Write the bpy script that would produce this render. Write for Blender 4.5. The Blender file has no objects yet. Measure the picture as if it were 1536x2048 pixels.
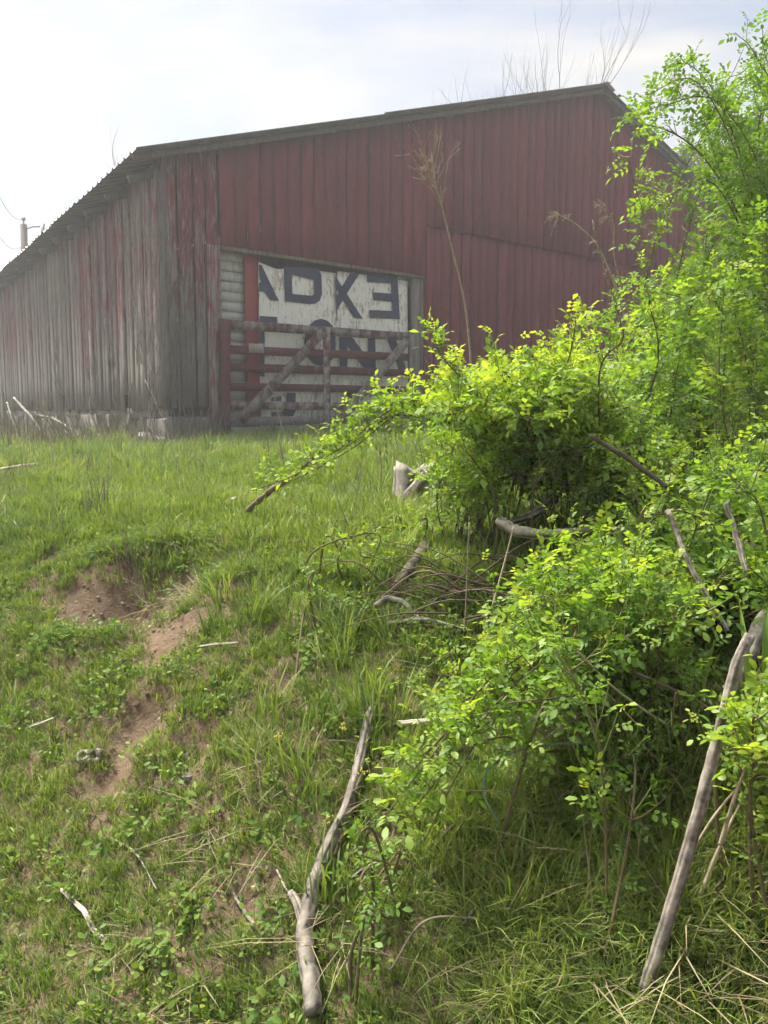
import bpy, bmesh, math
import numpy as np
from mathutils import Vector, Matrix, noise as mnoise

rng = np.random.default_rng(7)
R = math.radians
scene = bpy.context.scene

# ------------------------------------------------------------------ camera, sky, sun, exposure
EYE = 1.6
FPX, PITCH = 1538.0, R(6.1)
SUN_AZ, SUN_EL = R(-56.0), R(62.0)      # azimuth measured from +Y (behind the barn) towards +X
cam_d = bpy.data.cameras.new("camera")
cam = bpy.data.objects.new("camera", cam_d)
scene.collection.objects.link(cam)
cam_d.sensor_fit = 'VERTICAL'; cam_d.sensor_height = 36.0
cam_d.lens = FPX / 2048 * 36.0
cam_d.clip_start = 0.05; cam_d.clip_end = 3000
cam.location = (0, 0, EYE); cam.rotation_euler = (math.pi/2 - PITCH, 0, 0)
scene.camera = cam

world = bpy.data.worlds.new("World"); scene.world = world
world.use_nodes = True
wn = world.node_tree; wn.nodes.clear()
def N(nt, typ, **kw):
    n = nt.nodes.new(typ)
    for k, v in kw.items(): setattr(n, k, v)
    return n
sky = N(wn, 'ShaderNodeTexSky', sky_type='NISHITA', sun_disc=False, sun_elevation=SUN_EL, sun_rotation=SUN_AZ,
        air_density=1.0, dust_density=2.5, ozone_density=1.0)
bg = N(wn, 'ShaderNodeBackground'); bg.inputs['Strength'].default_value = 0.076
wout = N(wn, 'ShaderNodeOutputWorld')
tc = N(wn, 'ShaderNodeTexCoord')
mp = N(wn, 'ShaderNodeMapping'); mp.inputs['Scale'].default_value = (1.0, 1.0, 3.2)
cl = N(wn, 'ShaderNodeTexNoise'); cl.inputs['Scale'].default_value = 2.2; cl.inputs['Detail'].default_value = 7; cl.inputs['Roughness'].default_value = 0.55
cl.inputs['Distortion'].default_value = 0.4
cr = N(wn, 'ShaderNodeValToRGB')
cr.color_ramp.elements[0].position = 0.36; cr.color_ramp.elements[0].color = (0.10, 0.10, 0.10, 1)
cr.color_ramp.elements[1].position = 0.66; cr.color_ramp.elements[1].color = (0.92, 0.92, 0.92, 1)
mixs = N(wn, 'ShaderNodeMix', data_type='RGBA')
mixs.inputs['B'].default_value = (5.8, 5.5, 5.0, 1)      # thin bright cloud sheet
wn.links.new(tc.outputs['Generated'], mp.inputs['Vector'])
wn.links.new(mp.outputs['Vector'], cl.inputs['Vector'])
wn.links.new(cl.outputs['Fac'], cr.inputs['Fac'])
wn.links.new(cr.outputs['Color'], mixs.inputs['Factor'])
wn.links.new(sky.outputs['Color'], mixs.inputs['A'])
wn.links.new(mixs.outputs['Result'], bg.inputs['Color'])
wn.links.new(bg.outputs['Background'], wout.inputs['Surface'])

sun_d = bpy.data.lights.new("sun", 'SUN'); sun = bpy.data.objects.new("sun", sun_d)
scene.collection.objects.link(sun)
sun_d.energy = 5.0; sun_d.angle = R(15.0); sun_d.color = (1.0, 0.95, 0.84)
_sd = Vector((math.sin(SUN_AZ)*math.cos(SUN_EL), math.cos(SUN_AZ)*math.cos(SUN_EL), math.sin(SUN_EL)))
sun.rotation_euler = (-_sd).to_track_quat('-Z', 'Y').to_euler()

vs = scene.view_settings
vs.view_transform = 'Standard'; vs.look = 'None'; vs.exposure = 1.22; vs.gamma = 1.0; vs.use_curve_mapping = False
cy = scene.cycles
cy.max_bounces = 5; cy.diffuse_bounces = 3; cy.glossy_bounces = 1; cy.transmission_bounces = 3
cy.use_adaptive_sampling = True; cy.adaptive_threshold = 0.04; cy.adaptive_min_samples = 12
cy.transparent_max_bounces = 6; cy.volume_bounces = 0
cy.use_denoising = True
cy.caustics_reflective = False; cy.caustics_refractive = False
scene.render.film_transparent = False

# ------------------------------------------------------------------ helpers
COL = scene.collection
def props(o, label=None, cat=None, group=None, kind=None):
    if label: o['label'] = label
    if cat: o['category'] = cat
    if group: o['group'] = group
    if kind: o['kind'] = kind
    return o
def empty(name, loc, label=None, cat=None, group=None):
    o = bpy.data.objects.new(name, None); COL.objects.link(o); o.location = loc
    o.empty_display_size = 0.1
    return props(o, label, cat, group)
def link(name, me, mat, parent=None):
    o = bpy.data.objects.new(name, me); COL.objects.link(o)
    if mat is not None and len(me.materials) == 0: me.materials.append(mat)
    if parent is not None:
        o.parent = parent
        o.matrix_parent_inverse = PINV(parent)
    return o
def PINV(p):
    # every part keeps world coordinates in its mesh, so only a thing's own placing is undone
    return p.matrix_basis.inverted() if p.parent is None else Matrix.Identity(4)
def mesh_np(name, V, F, smooth=False, attrs=None):
    """V (n,3), F list of index arrays: (k,3) and/or (k,4)"""
    me = bpy.data.meshes.new(name)
    V = np.asarray(V, dtype=np.float32)
    if not isinstance(F, (list, tuple)): F = [F]
    F = [np.asarray(f, dtype=np.int32) for f in F if len(f)]
    nl = sum(f.size for f in F); nf = sum(len(f) for f in F)
    me.vertices.add(len(V)); me.vertices.foreach_set('co', V.ravel())
    me.loops.add(nl); me.loops.foreach_set('vertex_index', np.concatenate([f.ravel() for f in F]))
    me.polygons.add(nf)
    st = []; s = 0
    for f in F:
        st.append(s + np.arange(len(f)) * f.shape[1]); s += f.size
    me.polygons.foreach_set('loop_start', np.concatenate(st).astype(np.int32))
    if smooth: me.polygons.foreach_set('use_smooth', np.ones(nf, dtype=bool))
    if attrs:
        for k, v in attrs.items():
            a = me.attributes.new(k, 'FLOAT', 'POINT'); a.data.foreach_set('value', np.asarray(v, dtype=np.float32))
    me.update(calc_edges=True); me.validate()
    return me

class MB:
    """collects tubes / boxes / polygons into one mesh"""
    def __init__(self): self.v = []; self.t = []; self.q = []; self.a = []; self.n = 0
    def add(self, V, T=None, Q=None, a=0.0):
        V = np.asarray(V, float)
        self.v.append(V)
        if T is not None and len(T): self.t.append(np.asarray(T) + self.n)
        if Q is not None and len(Q): self.q.append(np.asarray(Q) + self.n)
        self.a.append(np.full(len(V), a) if np.isscalar(a) else np.asarray(a))
        self.n += len(V)
    def tube(self, pts, rad, sides=6, a=0.0, cap=True, bump=0.0, streak=False):
        pts = np.asarray(pts, float); k = len(pts)
        rad = np.broadcast_to(np.asarray(rad, float), (k,))
        d = np.gradient(pts, axis=0); d /= np.linalg.norm(d, axis=1)[:, None] + 1e-9
        dm = np.abs(nrm(pts[-1] - pts[0])); ref = np.roll(np.eye(3)[int(np.argmin(dm))], 0) + 0.02
        u = np.cross(d, ref); u /= np.linalg.norm(u, axis=1)[:, None] + 1e-9
        w = np.cross(d, u)
        an = np.arange(sides) * 2 * np.pi / sides
        rr = rad[:, None] * (1 + (rng.normal(0, bump, (k, sides)) if bump else 0))
        V = pts[:, None, :] + (u[:, None, :] * np.cos(an)[None, :, None] + w[:, None, :] * np.sin(an)[None, :, None]) * rr[..., None]
        V = V.reshape(-1, 3)
        i = np.arange(k - 1)[:, None] * sides; j = np.arange(sides)[None, :]; j2 = (j + 1) % sides
        Q = np.stack([i + j, i + j2, i + sides + j2, i + sides + j], -1).reshape(-1, 4)
        T = []
        if cap:
            V = np.vstack([V, pts[:1] , pts[-1:]])
            c0, c1 = k * sides, k * sides + 1
            for jj in range(sides):
                T.append((c0, (jj + 1) % sides, jj)); T.append((c1, (k - 1) * sides + jj, (k - 1) * sides + (jj + 1) % sides))
        if streak:
            st = rng.random(sides)[None, :] + np.cumsum(rng.normal(0, .10, (k, sides)), axis=0)
            st = np.clip(.5 + (st - st.mean())*1.1, 0, 1).reshape(-1)
            self.add(V, T, Q, np.concatenate([st, [.5, .5]]) if cap else st); return
        aa = np.broadcast_to(np.asarray(a, float), (k,)) if not np.isscalar(a) else None
        if aa is None: at = a
        else:
            at = np.repeat(aa, sides)
            if cap: at = np.concatenate([at, aa[:1], aa[-1:]])
        self.add(V, T, Q, at)
    def box(self, o, ux, uy, uz, a=0.0):
        """o corner, three edge vectors"""
        o, ux, uy, uz = [np.asarray(x, float) for x in (o, ux, uy, uz)]
        V = [o, o+ux, o+ux+uy, o+uy, o+uz, o+ux+uz, o+ux+uy+uz, o+uy+uz]
        Q = [(0,3,2,1),(4,5,6,7),(0,1,5,4),(1,2,6,5),(2,3,7,6),(3,0,4,7)]
        self.add(V, None, Q, a)
    def mesh(self, name, smooth=False, attr='tint'):
        V = np.vstack(self.v); F = []
        if self.t: F.append(np.vstack(self.t))
        if self.q: F.append(np.vstack(self.q))
        return mesh_np(name, V, F, smooth, {attr: np.concatenate(self.a)})
    def build(self, name, mat, parent=None, smooth=False):
        return link(name, self.mesh(name, smooth), mat, parent)

def nrm(v):
    v = np.asarray(v, float); return v / (np.linalg.norm(v) + 1e-9)
def ray(px, py):
    u = 1024 - py; C, S = math.cos(PITCH), math.sin(PITCH)
    return np.array([px - 768, FPX * C + u * S, u * C - FPX * S])
def at(px, py, Y):
    r = ray(px, py); p = r * (Y / r[1]); p[2] += EYE
    return p
def spline(pts, n=24):
    """Catmull-Rom through points"""
    P = np.asarray(pts, float)
    if len(P) == 2: return P[0] + (P[1] - P[0]) * np.linspace(0, 1, n)[:, None]
    P = np.vstack([2*P[0]-P[1], P, 2*P[-1]-P[-2]]); m = len(P) - 3
    out = []
    for t in np.linspace(0, m - 1e-6, n):
        i = int(t); f = t - i; a, b, c, d = P[i:i+4]
        out.append(0.5*((2*b) + (c-a)*f + (2*a-5*b+4*c-d)*f*f + (3*b-a-3*c+d)*f**3))
    return np.array(out)

# value noise on numpy grids
def vnoise(x, y, seed=0):
    x = np.asarray(x, float); y = np.asarray(y, float)
    xi = np.floor(x).astype(np.int64); yi = np.floor(y).astype(np.int64); xf = x - xi; yf = y - yi
    def h(a, b):
        k = (a * 374761393 + b * 668265263 + seed * 974711) & 0x7fffffff
        k = ((k ^ (k >> 13)) * 1274126177) & 0x7fffffff
        return ((k ^ (k >> 16)) & 0xffff) / 65535.0
    sx = xf*xf*(3-2*xf); sy = yf*yf*(3-2*yf)
    a = h(xi, yi)*(1-sx) + h(xi+1, yi)*sx; b = h(xi, yi+1)*(1-sx) + h(xi+1, yi+1)*sx
    return a*(1-sy) + b*sy
def fbm(x, y, seed=0, o=4):
    s = 0; amp = 0.5
    for k in range(o):
        s = s + amp*(vnoise(x*2**k, y*2**k, seed+k) - 0.5); amp *= 0.55
    return s

# ------------------------------------------------------------------ materials
def mat_new(name):
    m = bpy.data.materials.new(name); m.use_nodes = True
    nt = m.node_tree; nt.nodes.clear()
    out = N(nt, 'ShaderNodeOutputMaterial')
    return m, nt, out
def ramp(nt, stops):
    r = N(nt, 'ShaderNodeValToRGB'); e = r.color_ramp.elements
    e[0].position, e[0].color = stops[0][0], (*stops[0][1], 1)
    e[1].position, e[1].color = stops[-1][0], (*stops[-1][1], 1)
    for p, c in stops[1:-1]:
        k = e.new(p); k.color = (*c, 1)
    return r
def texnoise(nt, vec, scale, detail=4, rough=0.6, mapping=None, coord='Object'):
    t = N(nt, 'ShaderNodeTexCoord'); src = t.outputs[coord] if vec is None else vec
    if mapping:
        m = N(nt, 'ShaderNodeMapping'); m.inputs['Scale'].default_value = mapping
        nt.links.new(src, m.inputs['Vector']); src = m.outputs['Vector']
    n = N(nt, 'ShaderNodeTexNoise'); n.inputs['Scale'].default_value = scale; n.inputs['Detail'].default_value = detail; n.inputs['Roughness'].default_value = rough
    nt.links.new(src, n.inputs['Vector'])
    return n
def math_n(nt, op, a, b=None, clamp=False):
    m = N(nt, 'ShaderNodeMath', operation=op, use_clamp=clamp)
    for i, x in enumerate((a, b)):
        if x is None: continue
        if isinstance(x, (int, float)): m.inputs[i].default_value = x
        else: nt.links.new(x, m.inputs[i])
    return m.outputs[0]
def mixc(nt, fac, a, b, typ='MIX'):
    m = N(nt, 'ShaderNodeMix', data_type='RGBA', blend_type=typ)
    for nm, x in (('Factor', fac), ('A', a), ('B', b)):
        s = m.inputs[nm] if nm != 'Factor' else m.inputs[0]
        if isinstance(x, (int, float)): s.default_value = x
        elif isinstance(x, tuple): s.default_value = (*x, 1)
        else: nt.links.new(x, s)
    return m.outputs['Result']
def bump(nt, height, strength=0.4, dist=0.01):
    b = N(nt, 'ShaderNodeBump'); b.inputs['Strength'].default_value = strength; b.inputs['Distance'].default_value = dist
    nt.links.new(height, b.inputs['Height']); return b.outputs['Normal']
def pbsdf(nt, out, col, rough=0.8, metal=0.0, normal=None, spec=0.3):
    p = N(nt, 'ShaderNodeBsdfPrincipled')
    p.inputs['Roughness'].default_value = rough; p.inputs['Metallic'].default_value = metal
    p.inputs['Specular IOR Level'].default_value = spec
    if isinstance(col, tuple): p.inputs['Base Color'].default_value = (*col, 1)
    else: nt.links.new(col, p.inputs['Base Color'])
    if normal is not None: nt.links.new(normal, p.inputs['Normal'])
    nt.links.new(p.outputs['BSDF'], out.inputs['Surface'])
    return p

def wood_mat(name, paint, grain=(0.8, 0.8, 0.06), wearpush=0.0, wood=((0.10,0.09,0.085),(0.33,0.31,0.29)), coord='Object', streaky=False):
    """weathered wood; paint remains where (noise - wear attribute) is high"""
    m, nt, out = mat_new(name)
    oi = N(nt, 'ShaderNodeObjectInfo')
    t = N(nt, 'ShaderNodeTexCoord')
    vadd = N(nt, 'ShaderNodeVectorMath', operation='ADD')
    cmb = N(nt, 'ShaderNodeCombineXYZ')
    k = math_n(nt, 'MULTIPLY', oi.outputs['Random'], 37.0)
    nt.links.new(k, cmb.inputs['X']); nt.links.new(k, cmb.inputs['Z'])
    nt.links.new(t.outputs[coord], vadd.inputs[0]); nt.links.new(cmb.outputs[0], vadd.inputs[1])
    g1 = texnoise(nt, vadd.outputs[0], 55, 5, 0.65, mapping=grain)
    g2 = texnoise(nt, vadd.outputs[0], 9, 4, 0.6, mapping=(1, 1, 0.25))
    wcol = ramp(nt, [(0.25, wood[0]), (0.75, wood[1])]); nt.links.new(g1.outputs['Fac'], wcol.inputs['Fac'])
    br = ramp(nt, [(0.0, (0.68, 0.68, 0.68)), (1.0, (1.22, 1.2, 1.17))]); nt.links.new(oi.outputs['Random'], br.inputs['Fac'])
    base = mixc(nt, 1.0, wcol.outputs['Color'], br.outputs['Color'], 'MULTIPLY')
    if paint:
        at_ = N(nt, 'ShaderNodeAttribute', attribute_name='tint')
        f = math_n(nt, 'ADD', math_n(nt, 'MULTIPLY', g1.outputs['Fac'], 0.55), math_n(nt, 'MULTIPLY', g2.outputs['Fac'], 0.6))
        f = math_n(nt, 'SUBTRACT', math_n(nt, 'ADD', at_.outputs['Fac'], f), 1.0 - wearpush)
        f = math_n(nt, 'MULTIPLY', f, 7.0, True)
        pr = ramp(nt, [(0.25, tuple(c*0.72 for c in paint)), (0.8, tuple(c*1.2 for c in paint))]); nt.links.new(g2.outputs['Fac'], pr.inputs['Fac'])
        pc = mixc(nt, 0.6, pr.outputs['Color'], mixc(nt, 1.0, pr.outputs['Color'], br.outputs['Color'], 'MULTIPLY'))
        base = mixc(nt, f, pc, base)
    hgt = g1.outputs['Fac']
    if streaky:
        at2 = N(nt, 'ShaderNodeAttribute', attribute_name='tint')
        fs = math_n(nt, 'ADD', math_n(nt, 'MULTIPLY', at2.outputs['Fac'], 0.75), math_n(nt, 'MULTIPLY', math_n(nt, 'SUBTRACT', g1.outputs['Fac'], 0.5), 0.9))
        sr = ramp(nt, [(0.10, (0.42, 0.40, 0.38)), (0.40, (0.95, 0.95, 0.95)), (0.9, (1.2, 1.19, 1.16))]); nt.links.new(fs, sr.inputs['Fac'])
        base = mixc(nt, 1.0, base, sr.outputs['Color'], 'MULTIPLY'); hgt = fs
    pbsdf(nt, out, base, 0.85, 0, bump(nt, hgt, 0.6, 0.006), 0.2)
    return m
M = {}
M['red'] = wood_mat('red_painted_wood', (0.150, 0.032, 0.040), wood=((0.075,0.068,0.064),(0.25,0.235,0.22)))
M['gatewood'] = wood_mat('gate_wood_worn_red', (0.095, 0.032, 0.034), grain=(0.15, 0.15, 0.15), wearpush=0.17, wood=((0.09,0.08,0.078),(0.30,0.285,0.275)))
M['greywood'] = wood_mat('grey_weathered_wood', None)
M['darkwood'] = wood_mat('dark_weathered_wood', None, wood=((0.05,0.047,0.045),(0.15,0.145,0.14)))
M['bark'] = wood_mat('grey_stick_bark', None, grain=(0.5, 0.5, 0.5), wood=((0.13,0.115,0.10),(0.40,0.365,0.32)), streaky=True)
M['barklight'] = wood_mat('light_grey_bark', None, grain=(0.5, 0.5, 0.5), wood=((0.20,0.18,0.155),(0.46,0.42,0.37)), streaky=True)
M['barkpale'] = wood_mat('pale_barkless_wood', None, grain=(0.4, 0.4, 0.4), wood=((0.22,0.20,0.17),(0.58,0.54,0.47)), streaky=True)
M['barkdark'] = wood_mat('dark_bark', None, grain=(0.5,0.5,0.5), wood=((0.04,0.034,0.028),(0.16,0.135,0.11)))
M['twig'] = wood_mat('brown_twig', None, grain=(0.6,0.6,0.6), wood=((0.07,0.050,0.038),(0.20,0.155,0.115)))
M['straw'] = wood_mat('dead_stalk', None, grain=(0.6,0.6,0.6), wood=((0.20,0.16,0.11),(0.42,0.36,0.27)))

def sign_mat(name, col, rust=0.5):
    m, nt, out = mat_new(name)
    n1 = texnoise(nt, None, 3.5, 6, 0.75); n2 = texnoise(nt, None, 28, 5, 0.7, mapping=(1, 1, 0.3))
    f = math_n(nt, 'ADD', math_n(nt, 'MULTIPLY', n1.outputs['Fac'], 0.6), math_n(nt, 'MULTIPLY', n2.outputs['Fac'], 0.6))
    r = ramp(nt, [(0.60, (0, 0, 0)), (0.74, (rust, rust, rust))]); nt.links.new(f, r.inputs['Fac'])
    d = ramp(nt, [(0.3, tuple(c*0.8 for c in col)), (0.7, col)]); nt.links.new(n1.outputs['Fac'], d.inputs['Fac'])
    c = mixc(nt, r.outputs['Color'], d.outputs['Color'], (0.13, 0.085, 0.06))
    pbsdf(nt, out, c, 0.55, 0, bump(nt, n2.outputs['Fac'], 0.15, 0.003), 0.3)
    return m
M['signwhite'] = sign_mat('sign_white_enamel', (0.78, 0.78, 0.74), 0.8)
M['signnavy'] = sign_mat('sign_navy_paint', (0.014, 0.032, 0.085), 0.35)
M['signred'] = sign_mat('sign_red_paint', (0.30, 0.05, 0.055), 0.3)
M['siding'] = sign_mat('white_lap_siding', (0.50, 0.52, 0.50), 0.5)
def simple(name, col, rough=0.8, metal=0.0, scale=20, var=0.35, bmp=0.3, bd=0.01):
    m, nt, out = mat_new(name)
    n = texnoise(nt, None, scale, 6, 0.65)
    r = ramp(nt, [(0.25, tuple(c*(1-var) for c in col)), (0.75, tuple(min(1, c*(1+var)) for c in col))]); nt.links.new(n.outputs['Fac'], r.inputs['Fac'])
    pbsdf(nt, out, r.outputs['Color'], rough, metal, bump(nt, n.outputs['Fac'], bmp, bd))
    return m
M['roof'] = simple('galvanised_roof', (0.24, 0.25, 0.26), 0.5, 0.5, 3, 0.4, 0.1)
M['stone'] = simple('fieldstone', (0.24, 0.225, 0.20), 0.9, 0, 14, 0.45, 0.6, 0.02)
M['stonetan'] = simple('tan_stone', (0.36, 0.29, 0.19), 0.9, 0, 25, 0.35, 0.6, 0.01)
M['block'] = simple('foundation_concrete', (0.24, 0.23, 0.205), 0.92, 0, 7, 0.4, 0.5, 0.02)
M['bone'] = simple('bleached_root', (0.25, 0.225, 0.18), 0.8, 0, 40, 0.3, 0.4, 0.004)
M['plastic'] = simple('dark_plastic', (0.03, 0.045, 0.042), 0.5, 0, 20, 0.3, 0.2)
M['hose'] = simple('pale_blue_wire', (0.13, 0.18, 0.19), 0.5, 0, 30, 0.3, 0.1)
M['steel'] = simple('grey_steel', (0.22, 0.23, 0.24), 0.5, 0.4, 20, 0.2, 0.1)
M['pole'] = simple('creosoted_pole', (0.10, 0.085, 0.07), 0.9, 0, 20, 0.4, 0.4)
M['glass'] = simple('lamp_lens', (0.7, 0.7, 0.68), 0.3, 0, 5, 0.05, 0.0)
# cut log end with rings and cracks
m, nt, out = mat_new('cut_log_end'); M['cutend'] = m
n1 = texnoise(nt, None, 18, 6, 0.7); n2 = texnoise(nt, None, 60, 3, 0.6)
w = N(nt, 'ShaderNodeTexWave', wave_type='RINGS', rings_direction='Y'); w.inputs['Scale'].default_value = 22; w.inputs['Distortion'].default_value = 3.0
t = N(nt, 'ShaderNodeTexCoord'); nt.links.new(t.outputs['Object'], w.inputs['Vector'])
r1 = ramp(nt, [(0.36, (0.16, 0.145, 0.125)), (0.46, (0.55, 0.52, 0.47)), (0.7, (0.80, 0.77, 0.72))]); nt.links.new(math_n(nt, 'ADD', math_n(nt, 'MULTIPLY', n2.outputs['Fac'], 0.45), math_n(nt, 'MULTIPLY', n1.outputs['Fac'], 0.55)), r1.inputs['Fac'])
pbsdf(nt, out, r1.outputs['Color'], 0.9, 0, bump(nt, n2.outputs['Fac'], 0.5, 0.004))

# soil / ground
m, nt, out = mat_new('soil_and_thatch'); M['soil'] = m
n1 = texnoise(nt, None, 1.3, 6, 0.65); n2 = texnoise(nt, None, 26, 6, 0.7); n3 = texnoise(nt, None, 90, 4, 0.7)
r1 = ramp(nt, [(0.25, (0.095, 0.064, 0.041)), (0.5, (0.175, 0.125, 0.083)), (0.78, (0.265, 0.20, 0.138))])
nt.links.new(math_n(nt, 'ADD', math_n(nt, 'MULTIPLY', n1.outputs['Fac'], 0.45), math_n(nt, 'MULTIPLY', n2.outputs['Fac'], 0.55)), r1.inputs['Fac'])
sp = N(nt, 'ShaderNodeTexCoord'); sx = N(nt, 'ShaderNodeSeparateXYZ'); nt.links.new(sp.outputs['Object'], sx.inputs[0])
far = ramp(nt, [(0.0, (0, 0, 0)), (1.0, (1, 1, 1))])
nt.links.new(math_n(nt, 'DIVIDE', math_n(nt, 'SUBTRACT', sx.outputs['Y'], 14.0), 8.0, True), far.inputs['Fac'])
r2 = ramp(nt, [(0.3, (0.05, 0.085, 0.022)), (0.7, (0.11, 0.15, 0.04))]); nt.links.new(n2.outputs['Fac'], r2.inputs['Fac'])
gcol = mixc(nt, far.outputs['Color'], r1.outputs['Color'], r2.outputs['Color'])
pbsdf(nt, out, gcol, 0.95, 0, bump(nt, math_n(nt, 'ADD', n2.outputs['Fac'], math_n(nt, 'MULTIPLY', n3.outputs['Fac'], 0.5)), 0.7, 0.03), 0.1)

def leaf_mat(name, stops, trans=0.45, randamp=0.0, patch=None, gloss=0.03):
    """thin leaf: diffuse + translucent + a little gloss; colour from the tint attribute"""
    m, nt, out = mat_new(name)
    a = N(nt, 'ShaderNodeAttribute', attribute_name='tint')
    f = a.outputs['Fac']
    if randamp:
        oi = N(nt, 'ShaderNodeObjectInfo')
        f = math_n(nt, 'ADD', f, math_n(nt, 'MULTIPLY', math_n(nt, 'SUBTRACT', oi.outputs['Random'], 0.5), randamp))
    if patch:
        g = N(nt, 'ShaderNodeNewGeometry')
        pn = texnoise(nt, g.outputs['Position'], patch[0], 3, 0.6)
        f = math_n(nt, 'ADD', f, math_n(nt, 'MULTIPLY', math_n(nt, 'SUBTRACT', pn.outputs['Fac'], 0.5), patch[1]))
    r = ramp(nt, stops); nt.links.new(f, r.inputs['Fac'])
    d = N(nt, 'ShaderNodeBsdfDiffuse'); tr = N(nt, 'ShaderNodeBsdfTranslucent'); gl = N(nt, 'ShaderNodeBsdfGlossy')
    gl.inputs['Roughness'].default_value = 0.55; gl.inputs['Color'].default_value = (0.9, 0.95, 0.9, 1)
    nt.links.new(r.outputs['Color'], d.inputs['Color'])
    tcol = mixc(nt, 1.0, r.outputs['Color'], (1.35, 1.3, 0.6), 'MULTIPLY'); nt.links.new(tcol, tr.inputs['Color'])
    m1 = N(nt, 'ShaderNodeMixShader'); m1.inputs[0].default_value = trans
    nt.links.new(d.outputs[0], m1.inputs[1]); nt.links.new(tr.outputs[0], m1.inputs[2])
    m2 = N(nt, 'ShaderNodeMixShader'); m2.inputs[0].default_value = gloss
    nt.links.new(m1.outputs[0], m2.inputs[1]); nt.links.new(gl.outputs[0], m2.inputs[2])
    nt.links.new(m2.outputs[0], out.inputs['Surface'])
    return m
M['rose'] = leaf_mat('rose_leaf', [(0.0, (0.075, 0.16, 0.022)), (0.4, (0.15, 0.28, 0.032)), (0.75, (0.26, 0.39, 0.045)), (1.0, (0.38, 0.46, 0.06))], 0.55)
M['grass'] = leaf_mat('grass_blade', [(0.0, (0.06, 0.125, 0.024)), (0.45, (0.15, 0.235, 0.044)), (0.75, (0.235, 0.31, 0.066)), (1.0, (0.30, 0.36, 0.09))], 0.35, 0.35, (1.1, 0.9), 0.04)
M['dry'] = leaf_mat('dry_grass', [(0.0, (0.13, 0.10, 0.055)), (0.5, (0.25, 0.205, 0.12)), (1.0, (0.36, 0.31, 0.20))], 0.25, 0.5, None, 0.03)
M['deadstem'] = leaf_mat('grey_dead_stem', [(0.0, (0.10, 0.085, 0.07)), (0.5, (0.19, 0.165, 0.135)), (1.0, (0.30, 0.27, 0.22))], 0.1, 0.6, None, 0.02)
M['weed'] = leaf_mat('low_weed_leaf', [(0.0, (0.05, 0.115, 0.02)), (0.5, (0.115, 0.205, 0.034)), (1.0, (0.23, 0.31, 0.055))], 0.35, 0.4, (1.7, 0.7), 0.015)
M['treeleaf'] = leaf_mat('tree_leaf', [(0.0, (0.035, 0.075, 0.018)), (0.5, (0.075, 0.135, 0.03)), (1.0, (0.15, 0.21, 0.05))], 0.4)
M['flower'] = simple('yellow_bud', (0.5, 0.45, 0.10), 0.8)

# ------------------------------------------------------------------ ground
_U = np.array([-400, 0.2, 0.8, 1.2, 1.6, 2.0, 2.4, 2.75, 3.1, 3.6, 5.0, 7.0, 9.0, 13, 18, 30, 60, 400.])
_Z = np.array([-0.3, -0.05, 0.02, 0.16, 0.38, 0.62, 0.84, 0.99, 1.07, 1.12, 1.20, 1.31, 1.40, 1.47, 1.5, 1.5, 1.3, 1.0])
PATCH = []     # (x, y, radius, depth) bare eroded soil
def ground_z(x, y, detail=True):
    x = np.asarray(x, float); y = np.asarray(y, float)
    u = y + 0.6 * np.clip(x, -9, 3.0) + 0.35 * fbm(x*0.7+3, y*0.7, 5, 3)
    z = np.interp(u, _U, _Z)
    z = (z + np.interp(u-0.18, _U, _Z) + np.interp(u+0.18, _U, _Z)) / 3
    # far hill on the right, low rise on the left
    z = z + 5 * np.clip((np.hypot(x*0.9-38, (y-62)) - 40) / -40, 0, 1)**1.3
    z = z + 6 * np.clip((y-60)/80, 0, 1)
    near = np.clip((16 - y) / 4, 0, 1)
    if detail:
        z = z + near * (0.16*fbm(x*1.6, y*1.6, 11, 4) + 0.06*fbm(x*6, y*6, 21, 4))
        for (cx, cyy, r, dp) in PATCH:
            d2 = ((x-cx)**2 + (y-cyy)**2) / (r*r)
            z = z - dp * np.exp(-d2*1.5) + 0.35*dp*np.exp(-((np.sqrt(d2)-1.25)**2)*8)
    return z
def G(px, py, lift=0.0):
    """first hit of the ray through a picture point with the ground"""
    r = ray(px, py); r = r / r[1]; Y = np.arange(0.9, 40, 0.01)
    d = EYE + r[2]*Y - ground_z(r[0]*Y, Y)
    k = np.argmax(d < 0); y = Y[k]
    return np.array([r[0]*y, y, float(ground_z(r[0]*y, y)) + lift])
for px, py, r_, dp in [(310,1180,.31,.13),(225,1220,.28,.11),(355,1240,.22,.07),(110,1115,.14,.05),(60,1190,.09,.03),(280,1455,.11,.05),(215,1550,.09,.04),
                       (395,1490,.08,.04),(490,1800,.08,.04),(1030,1950,.05,.03),(760,1690,.06,.03),(590,1360,.08,.03)]:
    g = G(px, py); PATCH.append((g[0], g[1], r_, dp))

def axis(lo, hi, n0, step, grow):
    a = [0.0]; s = step
    while a[-1] < hi:
        if a[-1] > n0: s *= grow
        a.append(a[-1] + s)
    b = [0.0]; s = step
    while b[-1] > lo:
        if -b[-1] > n0: s *= grow
        b.append(b[-1] - s)
    return np.array(sorted(set(a + b)))
xs = axis(-420, 420, 3.6, 0.045, 1.045); ys = axis(-60, 420, 7.5, 0.045, 1.045)
GX, GY = np.meshgrid(xs, ys); GZ = ground_z(GX, GY)
nx, ny = len(xs), len(ys)
idx = np.arange(nx*ny).reshape(ny, nx)
Q = np.stack([idx[:-1,:-1], idx[:-1,1:], idx[1:,1:], idx[1:,:-1]], -1).reshape(-1, 4)
ground = link('ground', mesh_np('ground', np.stack([GX, GY, GZ], -1).reshape(-1, 3), [Q], True), M['soil'])
props(ground, 'brown earth bank and yard under the grass', None, None, 'structure')

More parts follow.
